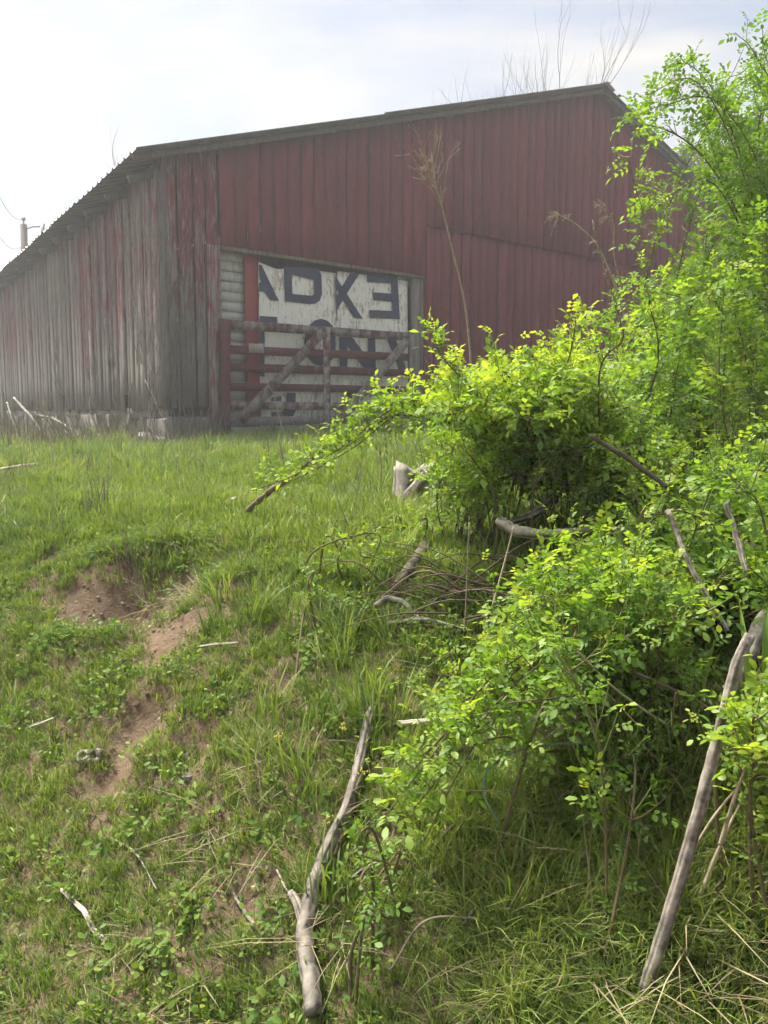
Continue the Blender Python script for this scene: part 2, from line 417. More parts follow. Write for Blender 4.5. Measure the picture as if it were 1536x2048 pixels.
# ------------------------------------------------------------------ barn
gd = np.array([0.80941955, 0.58723078, 0]); sdv = np.array([-0.58723078, 0.80941955, 0]); nv = np.array([0.58723078, -0.80941955, 0])
J0 = np.array([-2.21321874, 10.6, 0.0])
S0, S1, SR = -0.79, 15.89, 7.55          # left wall, right wall, ridge along the gable
RIDGE, PITCHR = 7.84, 0.3325
LEN = 11.0
def W(s, h, off=0.0): return J0 + gd*s + nv*off + np.array([0, 0, h])
def roof_h(s): return RIDGE - PITCHR*abs(s - SR)
barn = empty('barn', W(0, 1.4), 'old red gabled barn with grey weathered side wall and tin roof', 'barn')
def board(name, org, ux, length0, length1, width, th, un, wear, mat, seg=4, parent=None, jit=0.006, topslope=0.0):
    """vertical board: org bottom-left, ux across, from height h0 to h1; un outward; slightly uneven edges"""
    hs = np.linspace(0, 1, seg+1); V = []; A = []
    bow = rng.normal(0, 0.004); lean = rng.normal(0, 0.006)
    jl = rng.normal(0, jit*0.5, seg+1); jr = rng.normal(0, jit*0.5, seg+1)
    for i, f in enumerate(hs):
        for (w0, j) in ((0, jl[i]), (width, jr[i])):
            zt = length0 + (length1 + topslope*w0 - length0)*f
            for o in (0, th):
                V.append(org + ux*(w0 + j + lean*f) + un*(o + bow*math.sin(f*math.pi)) + np.array([0, 0, zt]))
                A.append(wear(zt) if callable(wear) else wear)
    Qd = []
    for i in range(seg):
        a = i*4; b = a+4
        Qd += [(a+1, a+3, b+3, b+1), (a+2, a, b, b+2), (a, a+1, b+1, b), (a+3, a+2, b+2, b+3)]
    Qd += [(0, 2, 3, 1), (seg*4+1, seg*4+3, seg*4+2, seg*4)]
    mb = MB(); mb.add(V, None, Qd, np.array(A)); return mb.build(name, mat, parent)

# gable boards
def wearf(base, low, h0, k=0.5):
    return lambda z: base + low*max(0, 1 - (z - h0)/k/3.0)**1.5
s = S0
while s < S1 - 0.02:
    wd = float(rng.uniform(0.17, 0.245)); wd = min(wd, S1 - s)
    # snap at door jambs
    for e in (0.0, 3.52):
        if s < e - 1e-3 and s + wd > e - 0.06: wd = e - s
    gap = rng.uniform(0.008, 0.026); mid = s + wd/2
    rise = PITCHR if mid < SR else -PITCHR
    top = roof_h(s) - 0.05
    o = W(s + gap/2, 0, rng.uniform(0, 0.008))
    w_ = wd - gap
    if mid < 0:
        b0 = 1.90 + rng.normal(0, 0.02)
        board('board', o, gd, b0, top, w_, 0.024, nv, wearf(0.44, 0.5, 1.5, 0.9), M['red'], 5, barn, topslope=rise)
    elif mid < 3.52:
        board('board', W(s+gap/2, 0, 0.03+rng.uniform(0, .012)), gd, 4.05, top, w_, 0.024, nv, wearf(0.12, 0.05, 4.0), M['red'], 4, barn, topslope=rise)
    else:
        board('board', o, gd, 1.55 + rng.normal(0, 0.03), 4.90, w_, 0.024, nv, wearf(0.26, 0.32, 1.5, 0.9), M['red'], 6, barn)
        board('board', W(s + gap/2, 0, 0.034 + rng.uniform(0, 0.014)), gd, 4.83 + rng.normal(0, .006), top, w_, 0.024, nv, wearf(0.14, 0.12, 4.8, .4), M['red'], 4, barn, topslope=rise)
    s += wd
# door frame
def beam(name, p0, p1, w, t, updir, outdir, mat, parent, wear=0.2):
    """rectangular bar from p0 to p1, w across, t thick along outdir"""
    p0 = np.asarray(p0, float); p1 = np.asarray(p1, float); d = p1 - p0
    ac = nrm(np.cross(d, outdir)); n = 6; V = []
    for f in np.linspace(0, 1, n):
        c = p0 + d*f
        for sx_, so in ((-1, 0), (1, 0), (1, 1), (-1, 1)):
            V.append(c + ac*sx_*w/2*(1 + rng.normal(0, 0.03)) + outdir*t*so + rng.normal(0, 0.0012, 3))
    Qd = []
    for i in range(n-1):
        a = i*4; b = a + 4
        for k in range(4): Qd.append((a+k, a+(k+1) % 4, b+(k+1) % 4, b+k))
    Qd += [(3, 2, 1, 0), tuple((n-1)*4 + k for k in range(4))]
    mb = MB(); mb.add(V, None, Qd, wear); me = mb.mesh(name)
    bm = bmesh.new(); bm.from_mesh(me); bmesh.ops.recalc_face_normals(bm, faces=bm.faces)
    bm.to_mesh(me); bm.free()
    return link(name, me, mat, parent)
beam('door_header', W(-0.1, 4.09, -0.06), W(3.62, 4.09, -0.06), 0.16, 0.085, None, nv, M['greywood'], barn)
beam('door_jamb', W(-0.10, 1.42, 0.036), W(-0.10, 4.04, 0.036), 0.19, 0.022, None, nv, M['red'], barn, 0.5)
beam('door_post', W(3.42, 1.45, -0.13), W(3.40, 4.01, -0.13), 0.13, 0.10, None, nv, M['greywood'], barn)
beam('door_post', W(3.54, 1.45, -0.115), W(3.53, 4.01, -0.115), 0.10, 0.10, None, nv, M['greywood'], barn)
beam('door_sill', W(-0.05, 1.43, -0.10), W(3.6, 1.50, -0.10), 0.12, 0.16, None, nv, M['greywood'], barn)
# side wall boards (left, receding)
def SD(t, h, off=0.0): return W(S0, h, 0) + sdv*t - gd*off
t_ = 0.0
while t_ < LEN:
    wd = float(rng.uniform(0.16, 0.25)); wd = min(wd, LEN - t_ + 0.05); gap = rng.uniform(0.006, 0.03)
    lost = rng.random() < 0.06
    b0 = 1.86 + 0.02*t_ + rng.normal(0, 0.03) + (rng.uniform(0.1, 0.5) if lost else 0)
    w0 = 0.60 - 0.9*max(0, float(fbm(t_*.9+2, 3.3, 3, 2))) + rng.normal(0, .05)
    board('board', SD(t_+gap/2, 0, rng.uniform(0, 0.02)), sdv, b0, 4.98 - 0.01, wd-gap, 0.024, -gd, wearf(w0, 0.3, 1.8, 0.6), M['red'], 6, barn, 0.01)
    t_ += wd
beam('corner_board', W(S0+0.015, 1.85, 0.036), W(S0+0.015, 4.85, 0.036), 0.10, 0.022, None, nv, M['red'], barn, 0.62)
beam('corner_post', SD(LEN+0.06, 1.3, 0.0), SD(LEN+0.06, 4.95, 0.0), 0.16, 0.05, None, -gd, M['greywood'], barn)
beam('sill_beam', SD(0.05, 1.82, -0.10), SD(LEN, 1.98, -0.10), 0.16, 0.09, None, -gd, M['greywood'], barn)
# foundation blocks
t_ = -0.02
while t_ < LEN:
    wd = float(rng.uniform(0.25, 0.8)); top = 1.78 + 0.018*t_ + rng.normal(0, 0.03); out_ = rng.uniform(-0.08, 0.05)
    mb = MB(); mb.box(SD(t_, 0.9, out_ - 0.3), sdv*(wd-rng.uniform(0.02, 0.12)), -gd*0.3, np.array([0, 0, top-0.9]))
    o = mb.build('foundation_block', M['block'] if rng.random() < 0.35 else M['stone'], barn)
    bv = o.modifiers.new('b', 'BEVEL'); bv.width = 0.02; bv.segments = 2
    t_ += wd
s = S0
while s < -0.05:
    wd = 0.38
    mb = MB(); mb.box(W(s+0.01, 0.9, -0.25), gd*(wd-0.02), nv*(0.26+rng.uniform(0, .03)), np.array([0, 0, 0.9+rng.normal(0, .02)]))
    o = mb.build('foundation_block', M['block'], barn); bv = o.modifiers.new('b', 'BEVEL'); bv.width = 0.02; bv.segments = 2
    s += wd
s = 3.62
while s < S1:
    wd = rng.uniform(.5, .9); mb = MB(); mb.box(W(s, 0.9, -0.25), gd*(wd-0.03), nv*0.22, np.array([0, 0, 0.75]))
    o = mb.build('foundation_block', M['stone'], barn); s += wd
# back and right walls, plain
mb = MB(); mb.box(W(S1-0.03, 1.2, 0), sdv*LEN, gd*0.03, np.array([0, 0, 3.85])); mb.build('right_wall', M['greywood'], barn)
mb = MB()
B0 = W(S0, 0, -LEN)
V = [W(S0, 1.2, -LEN), W(S1, 1.2, -LEN), W(S1, roof_h(S1)-.05, -LEN), W(SR, RIDGE-.05, -LEN), W(S0, roof_h(S0)-.05, -LEN)]
V = V + [v - nv*0.03 for v in V]
me = bpy.data.meshes.new('back_wall'); me.from_pydata([tuple(v) for v in V], [], [(4,3,2,1,0),(5,6,7,8,9)] + [(i,(i+1)%5,5+(i+1)%5,5+i) for i in range(5)]); me.update()
link('back_wall', me, M['greywood'], barn)
mb = MB(); mb.box(W(S0+.1, 1.42, -0.2), gd*(S1-S0-.2), -nv*(LEN-.3), np.array([0, 0, 0.02])); mb.build('barn_floor', M['stone'], barn)
# roof sheets with ribs
def sheet_mesh(length, width=0.70):
    xs_ = []; zs_ = []
    for k in range(3):
        b = k*0.2333
        for dx, dz in ((0, 0), (0.085, 0), (0.105, 0.026), (0.135, 0.026), (0.155, 0)):
            xs_.append(b+dx); zs_.append(dz)
    xs_ += [0.785, 0.805]; zs_ += [0, 0.02]
    n = len(xs_); V = []
    for yy in np.linspace(0, length, 5):
        for x_, z_ in zip(xs_, zs_): V.append((x_, yy, z_))
    Qd = [(i*n+k, i*n+k+1, (i+1)*n+k+1, (i+1)*n+k) for i in range(4) for k in range(n-1)]
    me = mesh_np('roof_sheet', V, [np.array(Qd)]); me.materials.append(M['roof'])
    return me
cosr = 1/math.hypot(1, PITCHR)
half = SR - (S0 - 0.4)                     # 8.74 plan, from eave to ridge
lap = SR - 2.48
L1 = (half - lap + 0.15)/cosr; L2 = (lap)/cosr
me1, me2 = sheet_mesh(L1), sheet_mesh(L2)
for side in (-1, 1):
    for course in (0, 1):
        tcur = -0.27
        while tcur < LEN + 0.2:
            me = me1 if course == 0 else me2
            o = bpy.data.objects.new('roof_sheet', me); COL.objects.link(o)
            sl = (SR + side*half) if course == 0 else (SR + side*(lap))
            slide = rng.uniform(-0.015, 0.025) if course == 0 else rng.uniform(-.01, .02)
            hgt = RIDGE - PITCHR*(half if course == 0 else lap) + (0.0 if course == 0 else 0.022)
            org = W(sl, hgt + rng.uniform(0, 0.008), -tcur)
            yd = nrm(np.array([*(gd[:2]*(-side)), PITCHR])); xd = sdv if side == -1 else sdv
            org = org - yd*slide
            zd = np.cross(xd, yd)
            if zd[2] < 0:
                xd = -xd; org = org - xd*0.70; zd = -zd
            mtx = Matrix(((xd[0], yd[0], zd[0], org[0]), (xd[1], yd[1], zd[1], org[1]), (xd[2], yd[2], zd[2], org[2]), (0, 0, 0, 1)))
            o.parent = barn; o.matrix_parent_inverse = PINV(barn); o.matrix_basis = mtx @ Matrix.Rotation(rng.normal(0, 0.002), 4, 'Z')
            tcur += 0.70
mb = MB()
rp = [W(SR, RIDGE+0.075, 0.30), W(SR, RIDGE+0.075, -LEN-.25)]
for sg in (-1, 1):
    a0 = W(SR, RIDGE+0.065, 0.31); b0 = W(SR+sg*0.22, RIDGE-0.03, 0.31); dl = -nv*(LEN+.6)
    mb.add([a0, b0, b0+dl, a0+dl, a0+[0, 0, .02], b0+[0, 0, .02], b0+dl+[0, 0, .02], a0+dl+[0, 0, .02]], None, [(0,1,2,3),(4,7,6,5),(0,4,5,1),(1,5,6,2),(2,6,7,3),(3,7,4,0)])
mb.build('ridge_cap', M['roof'], barn)
for sg in (-1, 1):
    n_ = 3
    for k in range(n_):
        sa, sb = SR + sg*half*k/n_, SR + sg*half*(k+1)/n_
        beam('rake_board', W(sa, roof_h(sa)-0.06, 0.215), W(sb, roof_h(sb)-0.06, 0.215), 0.07, 0.025, None, nv, M['darkwood'], barn)
for k in range(12):                          # rafter tails under the left eave
    tt = 0.1 + k*(LEN-.2)/11
    a = SD(tt, 4.93, -0.1); b = SD(tt, 4.93 - 0.1 - 0.13, 0.34)
    beam('rafter_tail', a - [0, 0, .02], b + [0, 0, .02], 0.10, 0.05, None, sdv, M['darkwood'], barn)
for k in range(7):                          # purlins carrying the overhang at the gable
    for sg in (-1, 1):
        ss = SR + sg*(0.6 + k*1.25)
        beam('purlin_end', W(ss, roof_h(ss)-0.045, -0.3), W(ss, roof_h(ss)-0.045, 0.21), 0.09, 0.04, None, np.array([0, 0, 1.0]), M['greywood'], barn)
# vertical trim beside the door, left end of the upper cladding
beam('trim_strip', W(3.58, 1.5, 0.026), W(3.58, 4.83, 0.026), 0.05, 0.018, None, nv, M['red'], barn, 0.3)
# white lap siding inside the doorway
OFF = -0.21
for k in range(19):
    h = 1.48 + k*0.135
    a = W(-0.12, h, OFF); mb = MB()
    l = 0.66
    V = [a + nv*0.022, a + gd*l + nv*0.022, a + gd*l + nv*0.004 + [0, 0, .142], a + nv*0.004 + [0, 0, .142]]
    V = V + [v - nv*0.012 for v in V]
    mb.add(V, None, [(0,1,2,3),(7,6,5,4),(0,4,5,1),(1,5,6,2),(2,6,7,3),(3,7,4,0)])
    mb.build('siding_board', M['siding'], barn)

# ------------------------------------------------------------------ sign panels inside the doorway
def cpt(z, cx, cy, ox, oy): return (ox + cx/z, oy + cy/z)
def wall_sh(px, py, off):
    r = ray(px, py); P0 = J0 + nv*off
    t = P0.dot(nv) / r.dot(nv); p = r*t
    return float((p - J0).dot(gd)), float(p[2] + EYE)
C1 = lambda x, y: cpt(3.072, x, y, 400, 460)
C3 = lambda x, y: cpt(6.4, x, y, 420, 480)
C4 = lambda x, y: cpt(6.4, x, y, 640, 500)
def panel(name, label, s0, s1, h0, h1, off, mat, cols=5, cat='sign', tear=0.0):
    """metal sheet with slight waviness, 8 mm thick"""
    ns, nh = 13, 17; V = []
    for b in (0, 1):
        for i in range(nh):
            for k in range(ns):
                f, g_ = k/(ns-1), i/(nh-1)
                w_ = 0.010*math.sin(f*5+name.__len__()) * math.sin(g_*4) + rng.normal(0, 0.0012)
                top = h1 - (tear*max(0, 1-abs(f-0.22)/0.2) if i == nh-1 else 0)
                V.append(W(s0 + (s1-s0)*f + (rng.normal(0, 0.004) if k in (0, ns-1) else 0), h0 + (top-h0)*g_, off + (w_ if b == 0 else w_ - 0.006)))
    n = ns*nh; Qd = []
    for i in range(nh-1):
        for k in range(ns-1):
            a = i*ns+k; Qd.append((a, a+1, a+ns+1, a+ns)); Qd.append((n+a, n+a+ns, n+a+ns+1, n+a+1))
    for i in range(nh-1):
        Qd.append((i*ns, (i+1)*ns, n+(i+1)*ns, n+i*ns)); Qd.append((i*ns+ns-1, n+i*ns+ns-1, n+(i+1)*ns+ns-1, (i+1)*ns+ns-1))
    for k in range(ns-1):
        Qd.append((k, n+k, n+k+1, k+1)); a = (nh-1)*ns+k; Qd.append((a, a+1, n+a+1, n+a))
    root = empty(name, W((s0+s1)/2, h0, off), label, cat)
    link('sheet', mesh_np(name, V, [np.array(Qd)], True), mat, root)
    return root
def letter(polys, off, parent, name='letter', mat='signnavy'):
    """flat painted letter: polygons in (s,h) possibly concave, 1.5 mm proud of the sheet"""
    bm = bmesh.new()
    for poly in polys:
        vs_ = [bm.verts.new(tuple(W(s_, h_, off))) for s_, h_ in poly]
        bm.faces.new(vs_)
    bmesh.ops.triangulate(bm, faces=bm.faces)
    bmesh.ops.subdivide_edges(bm, edges=bm.edges, cuts=0)
    me = bpy.data.meshes.new(name); bm.to_mesh(me); bm.free()
    o = link(name, me, M[mat], parent)
    so = o.modifiers.new('thick', 'SOLIDIFY'); so.thickness = 0.004; so.offset = 0
    return o
PO = -0.10
LO = PO + 0.016
def polyC(fn, pts): return [wall_sh(*fn(x, y), LO) for x, y in pts]
sA = wall_sh(*C1(362, 400), PO)[0]; sB = wall_sh(*C1(838, 400), PO)[0]; sC = wall_sh(*C1(1274, 450), PO)[0]
sR = wall_sh(*C1(276, 400), PO-0.05)[0]
pan_r = panel('red_panel', 'narrow faded red metal strip between white siding and lettered sign', sR, sA+0.06, 1.52, 4.02, PO-0.05, M['signred'], cat='panel')
pan_l = panel('sign_panel', 'left white sign sheet with navy A and D behind the gate', sA, sB, 1.56, 3.93, PO, M['signwhite'], tear=0.07)
pan_k = panel('sign_panel', 'right white sign sheet hung upside down with navy X and reversed E', sB+0.008, sC, 1.56, 3.96, PO+0.008, M['signwhite'])
letter([polyC(C3, [(660,320),(880,780),(775,770),(715,660),(690,658),(640,500),(628,440),(628,315)]), polyC(C3, [(628,545),(655,540),(690,658),(628,655)])], LO, pan_l)
letter([polyC(C3, [(945,340),(1320,345),(1385,375),(1425,450),(1330,510),(1290,465),(1045,440)]),
        polyC(C3, [(1425,450),(1435,690),(1405,775),(1345,815),(1310,715),(1335,690),(1330,510)]),
        polyC(C3, [(1345,815),(1270,818),(960,785),(1055,690),(1310,715)]), polyC(C3, [(945,340),(1045,440),(1055,690),(960,785)])], LO, pan_l)
letter([polyC(C1, [(366,528),(474,534),(474,574),(396,570),(396,900),(366,900)])], LO, pan_l)
ring = []
for k in range(16):
    a0, a1 = k*math.pi/8, (k+1)*math.pi/8
    q = [(742+102*math.cos(a0), 690+145*math.sin(a0)), (742+102*math.cos(a1), 690+145*math.sin(a1)), (742+46*math.cos(a1), 690+84*math.sin(a1)), (742+46*math.cos(a0), 690+84*math.sin(a0))]
    q = [(min(x, 833), y) for x, y in q]
    if q[0][0] == q[1][0] == q[2][0]: continue
    ring.append(polyC(C1, q))
letter(ring, LO, pan_l)
letter([polyC(C1, [(532,1000),(586,1000),(588,1110),(570,1150),(530,1160),(440,1160),(440,1118),(505,1118),(528,1100)]), polyC(C1, [(440,1028),(500,1020),(500,1050),(440,1052)])], LO, pan_l)
LO = PO + 0.024
letter([polyC(C4, [(390,285),(510,290),(215,770),(210,590)]), polyC(C4, [(197,335),(548,880),(440,870),(209,505)])], LO, pan_k)
letter([polyC(C4, [(905,325),(990,330),(1022,885),(930,880)]), polyC(C4, [(605,325),(905,325),(908,425),(605,408)]), polyC(C4, [(675,540),(914,560),(920,660),(680,640)]), polyC(C4, [(630,768),(926,780),(930,880),(635,868)])], LO, pan_k)
letter([polyC(C1, [(855,655),(905,658),(905,845),(858,842)]), polyC(C1, [(906,658),(935,660),(1032,790),(1032,850),(1010,850),(906,710)]), polyC(C1, [(1032,660),(1076,662),(1080,852),(1032,850)])], LO, pan_k)
letter([polyC(C1, [(1150,665),(1200,668),(1262,840),(1262,865),(1225,862)])], LO, pan_k)
letter([polyC(C1, [(900,1000),(940,1000),(940,1150),(900,1150)]), polyC(C1, [(1215,1050),(1262,1050),(1262,1150),(1215,1150)])], LO, pan_k)

# ------------------------------------------------------------------ gate in front of the doorway
gate = empty('gate', W(1.7, 1.46, 0.05), 'wooden farm gate with peeling red rails and two diagonal braces', 'gate')
GO = 0.075
def gw(fn, x, y, off=GO): s_, h_ = wall_sh(*fn(x, y), off); return W(s_, h_, off)
for (xa, ya, xb, yb, w_, wr) in [(120,577,1290,657,.125,.34),(160,735,1285,783,.115,.12),(160,840,1285,882,.115,.18),(160,962,1285,985,.11,.15),(160,1078,1285,1085,.105,.32),(135,1178,1285,1158,.12,.6),(135,1240,1285,1215,.12,.75)]:
    beam('rail', gw(C1, xa, ya), gw(C1, xb, yb), w_, 0.026, None, nv, M['gatewood'], gate, wr)
beam('stile', gw(C1, 155, 1262, GO+.03), gw(C1, 155, 552, GO+.03), 0.135, 0.028, None, nv, M['gatewood'], gate, 0.12)
beam('stile', gw(C1, 778, 1262, GO+.03), gw(C1, 776, 598, GO+.03), 0.11, 0.028, None, nv, M['gatewood'], gate, 0.36)
beam('stile', gw(C1, 1303, 1215, GO+.03), gw(C1, 1300, 640, GO+.03), 0.115, 0.028, None, nv, M['greywood'], gate)
beam('brace', gw(C1, 245, 1172, GO+.062), gw(C1, 752, 625, GO+.062), 0.135, 0.028, None, nv, M['gatewood'], gate, 0.34)
beam('brace', gw(C1, 835, 1195, GO+.062), gw(C1, 1275, 672, GO+.062), 0.135, 0.028, None, nv, M['gatewood'], gate, 0.40)
beam('patch_board', gw(C1, 300, 725, GO+.03), gw(C1, 390, 728, GO+.03), 0.125, 0.02, None, nv, M['greywood'], gate)

# ------------------------------------------------------------------ utility pole behind the barn
PY = 29.0
def pp(x, y, d=PY): return at(x, y, d)
base = pp(58, 860); base[2] = float(ground_z(base[0], base[1])) - 0.1
upole = empty('utility_pole', base, 'dark utility pole with lamp arm and transformer rising behind the eave', 'utility pole')
mb = MB(); topp = pp(47.5, 449); mb.tube([base, base + (topp-base)*0.5, topp], [0.15, 0.135, 0.12], 10); mb.build('pole', M['pole'], upole, True)
mb = MB(); mb.tube([topp, topp+[0, 0, 0.16]], [0.03, 0.03], 6); mb.tube([topp+[0, 0, .14], topp+[0, 0, .20], topp+[0, 0, .26]], [0.05, 0.09, 0.05], 8); mb.build('insulator', M['steel'], upole, True)
mb = MB(); a = pp(53, 458); b = pp(80, 453); mb.tube([a, (a+b)/2+[0, 0, .04], b], 0.03, 6); arm = mb.build('lamp_arm', M['steel'], upole, True)
mb = MB(); c = pp(82, 447); ux = nrm([0.75, -0.5, 0])*0.16; uy = nrm([0.5, 0.75, 0.0])*0.05; uz = np.array([-0.02, 0, -0.34])
mb.box(c, ux, uy, uz); mb.build('floodlight', M['steel'], upole)
mb = MB(); mb.box(c + ux*0.15 - uy*0.06 + uz*0.1, ux*0.7, -uy*0.1, uz*0.8); mb.build('floodlight_lens', M['glass'], upole)
mb = MB(); mb.tube(spline([pp(82, 468), pp(72, 480), pp(65, 500), pp(63, 512)], 10), 0.012, 5); mb.build('lamp_cable', M['plastic'], upole)
tb = pp(62, 560); mb = MB(); mb.tube([pp(63, 545), pp(63, 544), pp(63, 511), pp(63, 509)], [0.2, 0.24, 0.24, 0.12], 12); mb.build('transformer', M['steel'], upole, True)
for x in (63.5, 71.5):
    mb = MB(); mb.tube([pp(x, 512), pp(x, 505), pp(x, 498)], [0.04, 0.055, 0.03], 6); mb.build('bushing', M['steel'], upole)
mb = MB(); mb.tube([pp(48, 502), pp(42, 495)], [0.03, 0.05], 6); mb.build('side_insulator', M['steel'], upole)
mb = MB(); mb.tube(spline([pp(47, 512), pp(39, 520), pp(36, 530), pp(37, 538)], 8), 0.012, 5); mb.build('drop_wire', M['plastic'], upole)
for (x0, y0, x1, y1) in [(46, 441, -40, 300), (42, 495, -40, 395)]:
    p0 = pp(x0, y0); p1 = pp(x1, y1, 20.0); q = [p0 + (p1-p0)*f - np.array([0, 0, 0.5*math.sin(math.pi*f)]) for f in np.linspace(0, 1, 14)]
    mb = MB(); mb.tube(q, 0.010, 4); mb.build('wire', M['plastic'], upole)

# ------------------------------------------------------------------ trees
def grow(mb, p, d, L, r, depth, maxd, spread, up, kids=3, tips=None, sides=5):
    n = 6; pts = [p]; q = p.copy(); dd = d.copy()
    for k in range(n-1):
        dd = nrm(dd + rng.normal(0, 0.10, 3) + np.array([0, 0, up*0.12])); q = q + dd*L/(n-1); pts.append(q)
    pts = np.array(pts); rad = np.linspace(r, r*0.55 if depth < maxd else r*0.25, n)
    mb.tube(pts, rad, max(3, sides-depth), cap=False)
    if tips is not None and depth >= maxd-1: tips.append((pts, dd))
    if depth < maxd:
        for k in range(kids):
            i = n-1 if k == 0 else int(rng.integers(2, n))
            nd = nrm(dd + rng.normal(0, spread, 3) + np.array([0, 0, up*0.3]))
            if k == 0: nd = nrm(dd + rng.normal(0, 0.18, 3))
            grow(mb, pts[i], nd, L*rng.uniform(0.55, 0.8), rad[i]*(0.8 if k == 0 else 0.6), depth+1, maxd, spread, up, kids, tips, sides)
def bare_tree(px, py_top, dist, label, stems=2, lean=(0, 0)):
    b = at(px, 860, dist); b[2] = float(ground_z(b[0], b[1])) - 0.1
    H = at(px, py_top, dist)[2] - b[2]
    root = empty('bare_tree', b, label, 'tree', 'leafless trees behind the barn roof')
    for k in range(stems):
        mb = MB()
        d = nrm([rng.normal(0, 0.10)+lean[0], rng.normal(0, 0.10), 1.0])
        trunk_top = b + d*H*0.45
        mb.tube([b + rng.normal(0, .1, 3)*[1, 1, 0], b + d*H*0.22 + rng.normal(0, .05, 3), trunk_top], [0.14, 0.11, 0.085], 7, cap=False)
        o = mb.build('trunk', M['barkdark'], root, True)
        mb = MB()
        grow(mb, trunk_top, d, H*0.22, 0.075, 0, 4, 0.42, 0.9, 3)
        for q in range(3):
            f = rng.uniform(0.55, 0.95); grow(mb, b + (trunk_top-b)*f, nrm(d + rng.normal(0, 0.5, 3)), H*0.18, 0.05, 1, 4, 0.42, 1.0, 3)
        mb.build('branches', M['barkdark'], root)
bare_tree(1010, 75, 24.5, 'leafless tree with thin grey branches above the middle of the roof', 3, (-0.05, 0))
bare_tree(1045, 55, 25.5, 'tallest leafless tree, first left of the twin-stemmed one near the ridge', 1)
bare_tree(1115, 55, 24.5, 'twin-stemmed leafless tree just left of the roof peak', 2, (0.0, 0))
bare_tree(340, 262, 24, 'bare twig tip poking over the left end of the roof line', 1)
bare_tree(172, 380, 26, 'single bare branch tip showing over the left eave', 1, (-0.08, 0))

def leaf_quads(P, D, Nn, L, wfrac, tint):
    """(n,...) arrays -> folded 8-triangle leaflets"""
    n = len(P); D = D / (np.linalg.norm(D, axis=1)[:, None]+1e-9)
    S = np.cross(D, Nn); S /= np.linalg.norm(S, axis=1)[:, None] + 1e-9
    U = np.cross(S, D); L = L[:, None]; w = L*wfrac*0.5*rng.uniform(.72, 1.2, n)[:, None]
    droop = rng.uniform(0.02, 0.30, n)[:, None]; fold = rng.uniform(0.0, 0.4, n)[:, None]
    def pt(x, y): return P + D*L*x + S*w*y + U*(np.abs(y)*w*fold - L*droop*x*x)
    V = np.stack([pt(0, 0), pt(.30, -.78), pt(.30, 0), pt(.30, .78), pt(.68, -.92), pt(.68, 0), pt(.68, .92), pt(1.0, 0)], 1).reshape(-1, 3)
    T = np.array([(0,1,2),(0,2,3),(1,4,5),(1,5,2),(2,5,6),(2,6,3),(4,7,5),(5,7,6)])
    F = (T[None] + (np.arange(n)*8)[:, None, None]).reshape(-1, 3)
    return V, F, np.repeat(tint, 8)
def leaf_small(P, D, Nn, L, wfrac, tint):
    n = len(P); D = D / (np.linalg.norm(D, axis=1)[:, None]+1e-9)
    S = np.cross(D, Nn); S /= np.linalg.norm(S, axis=1)[:, None] + 1e-9
    U = np.cross(S, D); L = L[:, None]; w = L*wfrac*0.5*rng.uniform(.72, 1.2, n)[:, None]
    droop = rng.uniform(0.02, 0.35, n)[:, None]; fold = rng.uniform(0.0, 0.45, n)[:, None]
    def pt(x, y): return P + D*L*x + S*w*y + U*(np.abs(y)*w*fold - L*droop*x*x)
    V = np.stack([pt(0, 0), pt(.52, -1), pt(.52, 0), pt(.52, 1), pt(1.0, 0)], 1).reshape(-1, 3)
    T = np.array([(0,1,2),(0,2,3),(1,4,2),(2,4,3)])
    F = (T[None] + (np.arange(n)*5)[:, None, None]).reshape(-1, 3)
    return V, F, np.repeat(tint, 5)
def leafy_tree(px, dist, py_top, width_px, label, trunk_r=0.14, nleaf=5200, leaf=0.16, group='leafy trees beyond the barn', tintbase=0.45):
    b = at(px, 860, dist); b[2] = float(ground_z(b[0], b[1])) - 0.1
    top = at(px, py_top, dist)[2]; H = top - b[2]; Rw = width_px/2/FPX*dist
    root = empty('leafy_tree', b, label, 'tree', group)
    mb = MB(); pts = spline([b, b + [rng.normal(0, .1), 0, H*.3], b + [rng.normal(0, .2), 0, H*.7]], 8); mb.tube(pts, np.linspace(trunk_r, trunk_r*.4, 8), 7)
    cl = []
    for k in range(16):
        f = rng.uniform(0.25, 0.95); a = rng.uniform(0, 6.28); rr = Rw*math.sqrt(max(0.05, 1-((f-.5)/.55)**2))*rng.uniform(.35, .95)
        c = b + np.array([math.cos(a)*rr, math.sin(a)*rr, H*f]); cl.append((c, rng.uniform(.22, .42)*Rw))
        st = pts[min(7, int(f*7*0.8))]; mb.tube(spline([st, (st+c)/2 + [0, 0, .1*H*rng.random()], c], 6), np.linspace(trunk_r*.35, .012, 6), 4, cap=False)
    mb.build('trunk', M['barkdark'], root, True)
    n = nleaf; ci = rng.integers(0, len(cl), n); P = np.array([cl[i][0] for i in ci]); r_ = np.array([cl[i][1] for i in ci])
    d = rng.normal(0, 1, (n, 3)); d /= np.linalg.norm(d, axis=1)[:, None]; P = P + d*(r_*rng.random(n)**0.4)[:, None]*[1, 1, .8]
    D = rng.normal(0, 1, (n, 3)); D[:, 2] -= 0.3; Nn = rng.normal(0, .6, (n, 3)); Nn[:, 2] += 1
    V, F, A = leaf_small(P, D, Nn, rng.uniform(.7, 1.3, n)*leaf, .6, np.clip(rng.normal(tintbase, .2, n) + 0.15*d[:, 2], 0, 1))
    props(link('crown', mesh_np('crown', V, [F], True, {'tint': A}), M['treeleaf'], root), kind='stuff')
leafy_tree(1400, 24, 262, 190, 'rounded pale green tree top right of the barn roof slope', .12, 5000, .13)
leafy_tree(1500, 28, 215, 300, 'broad tree on the hillside at the right edge of the picture', .2, 7000, .2)
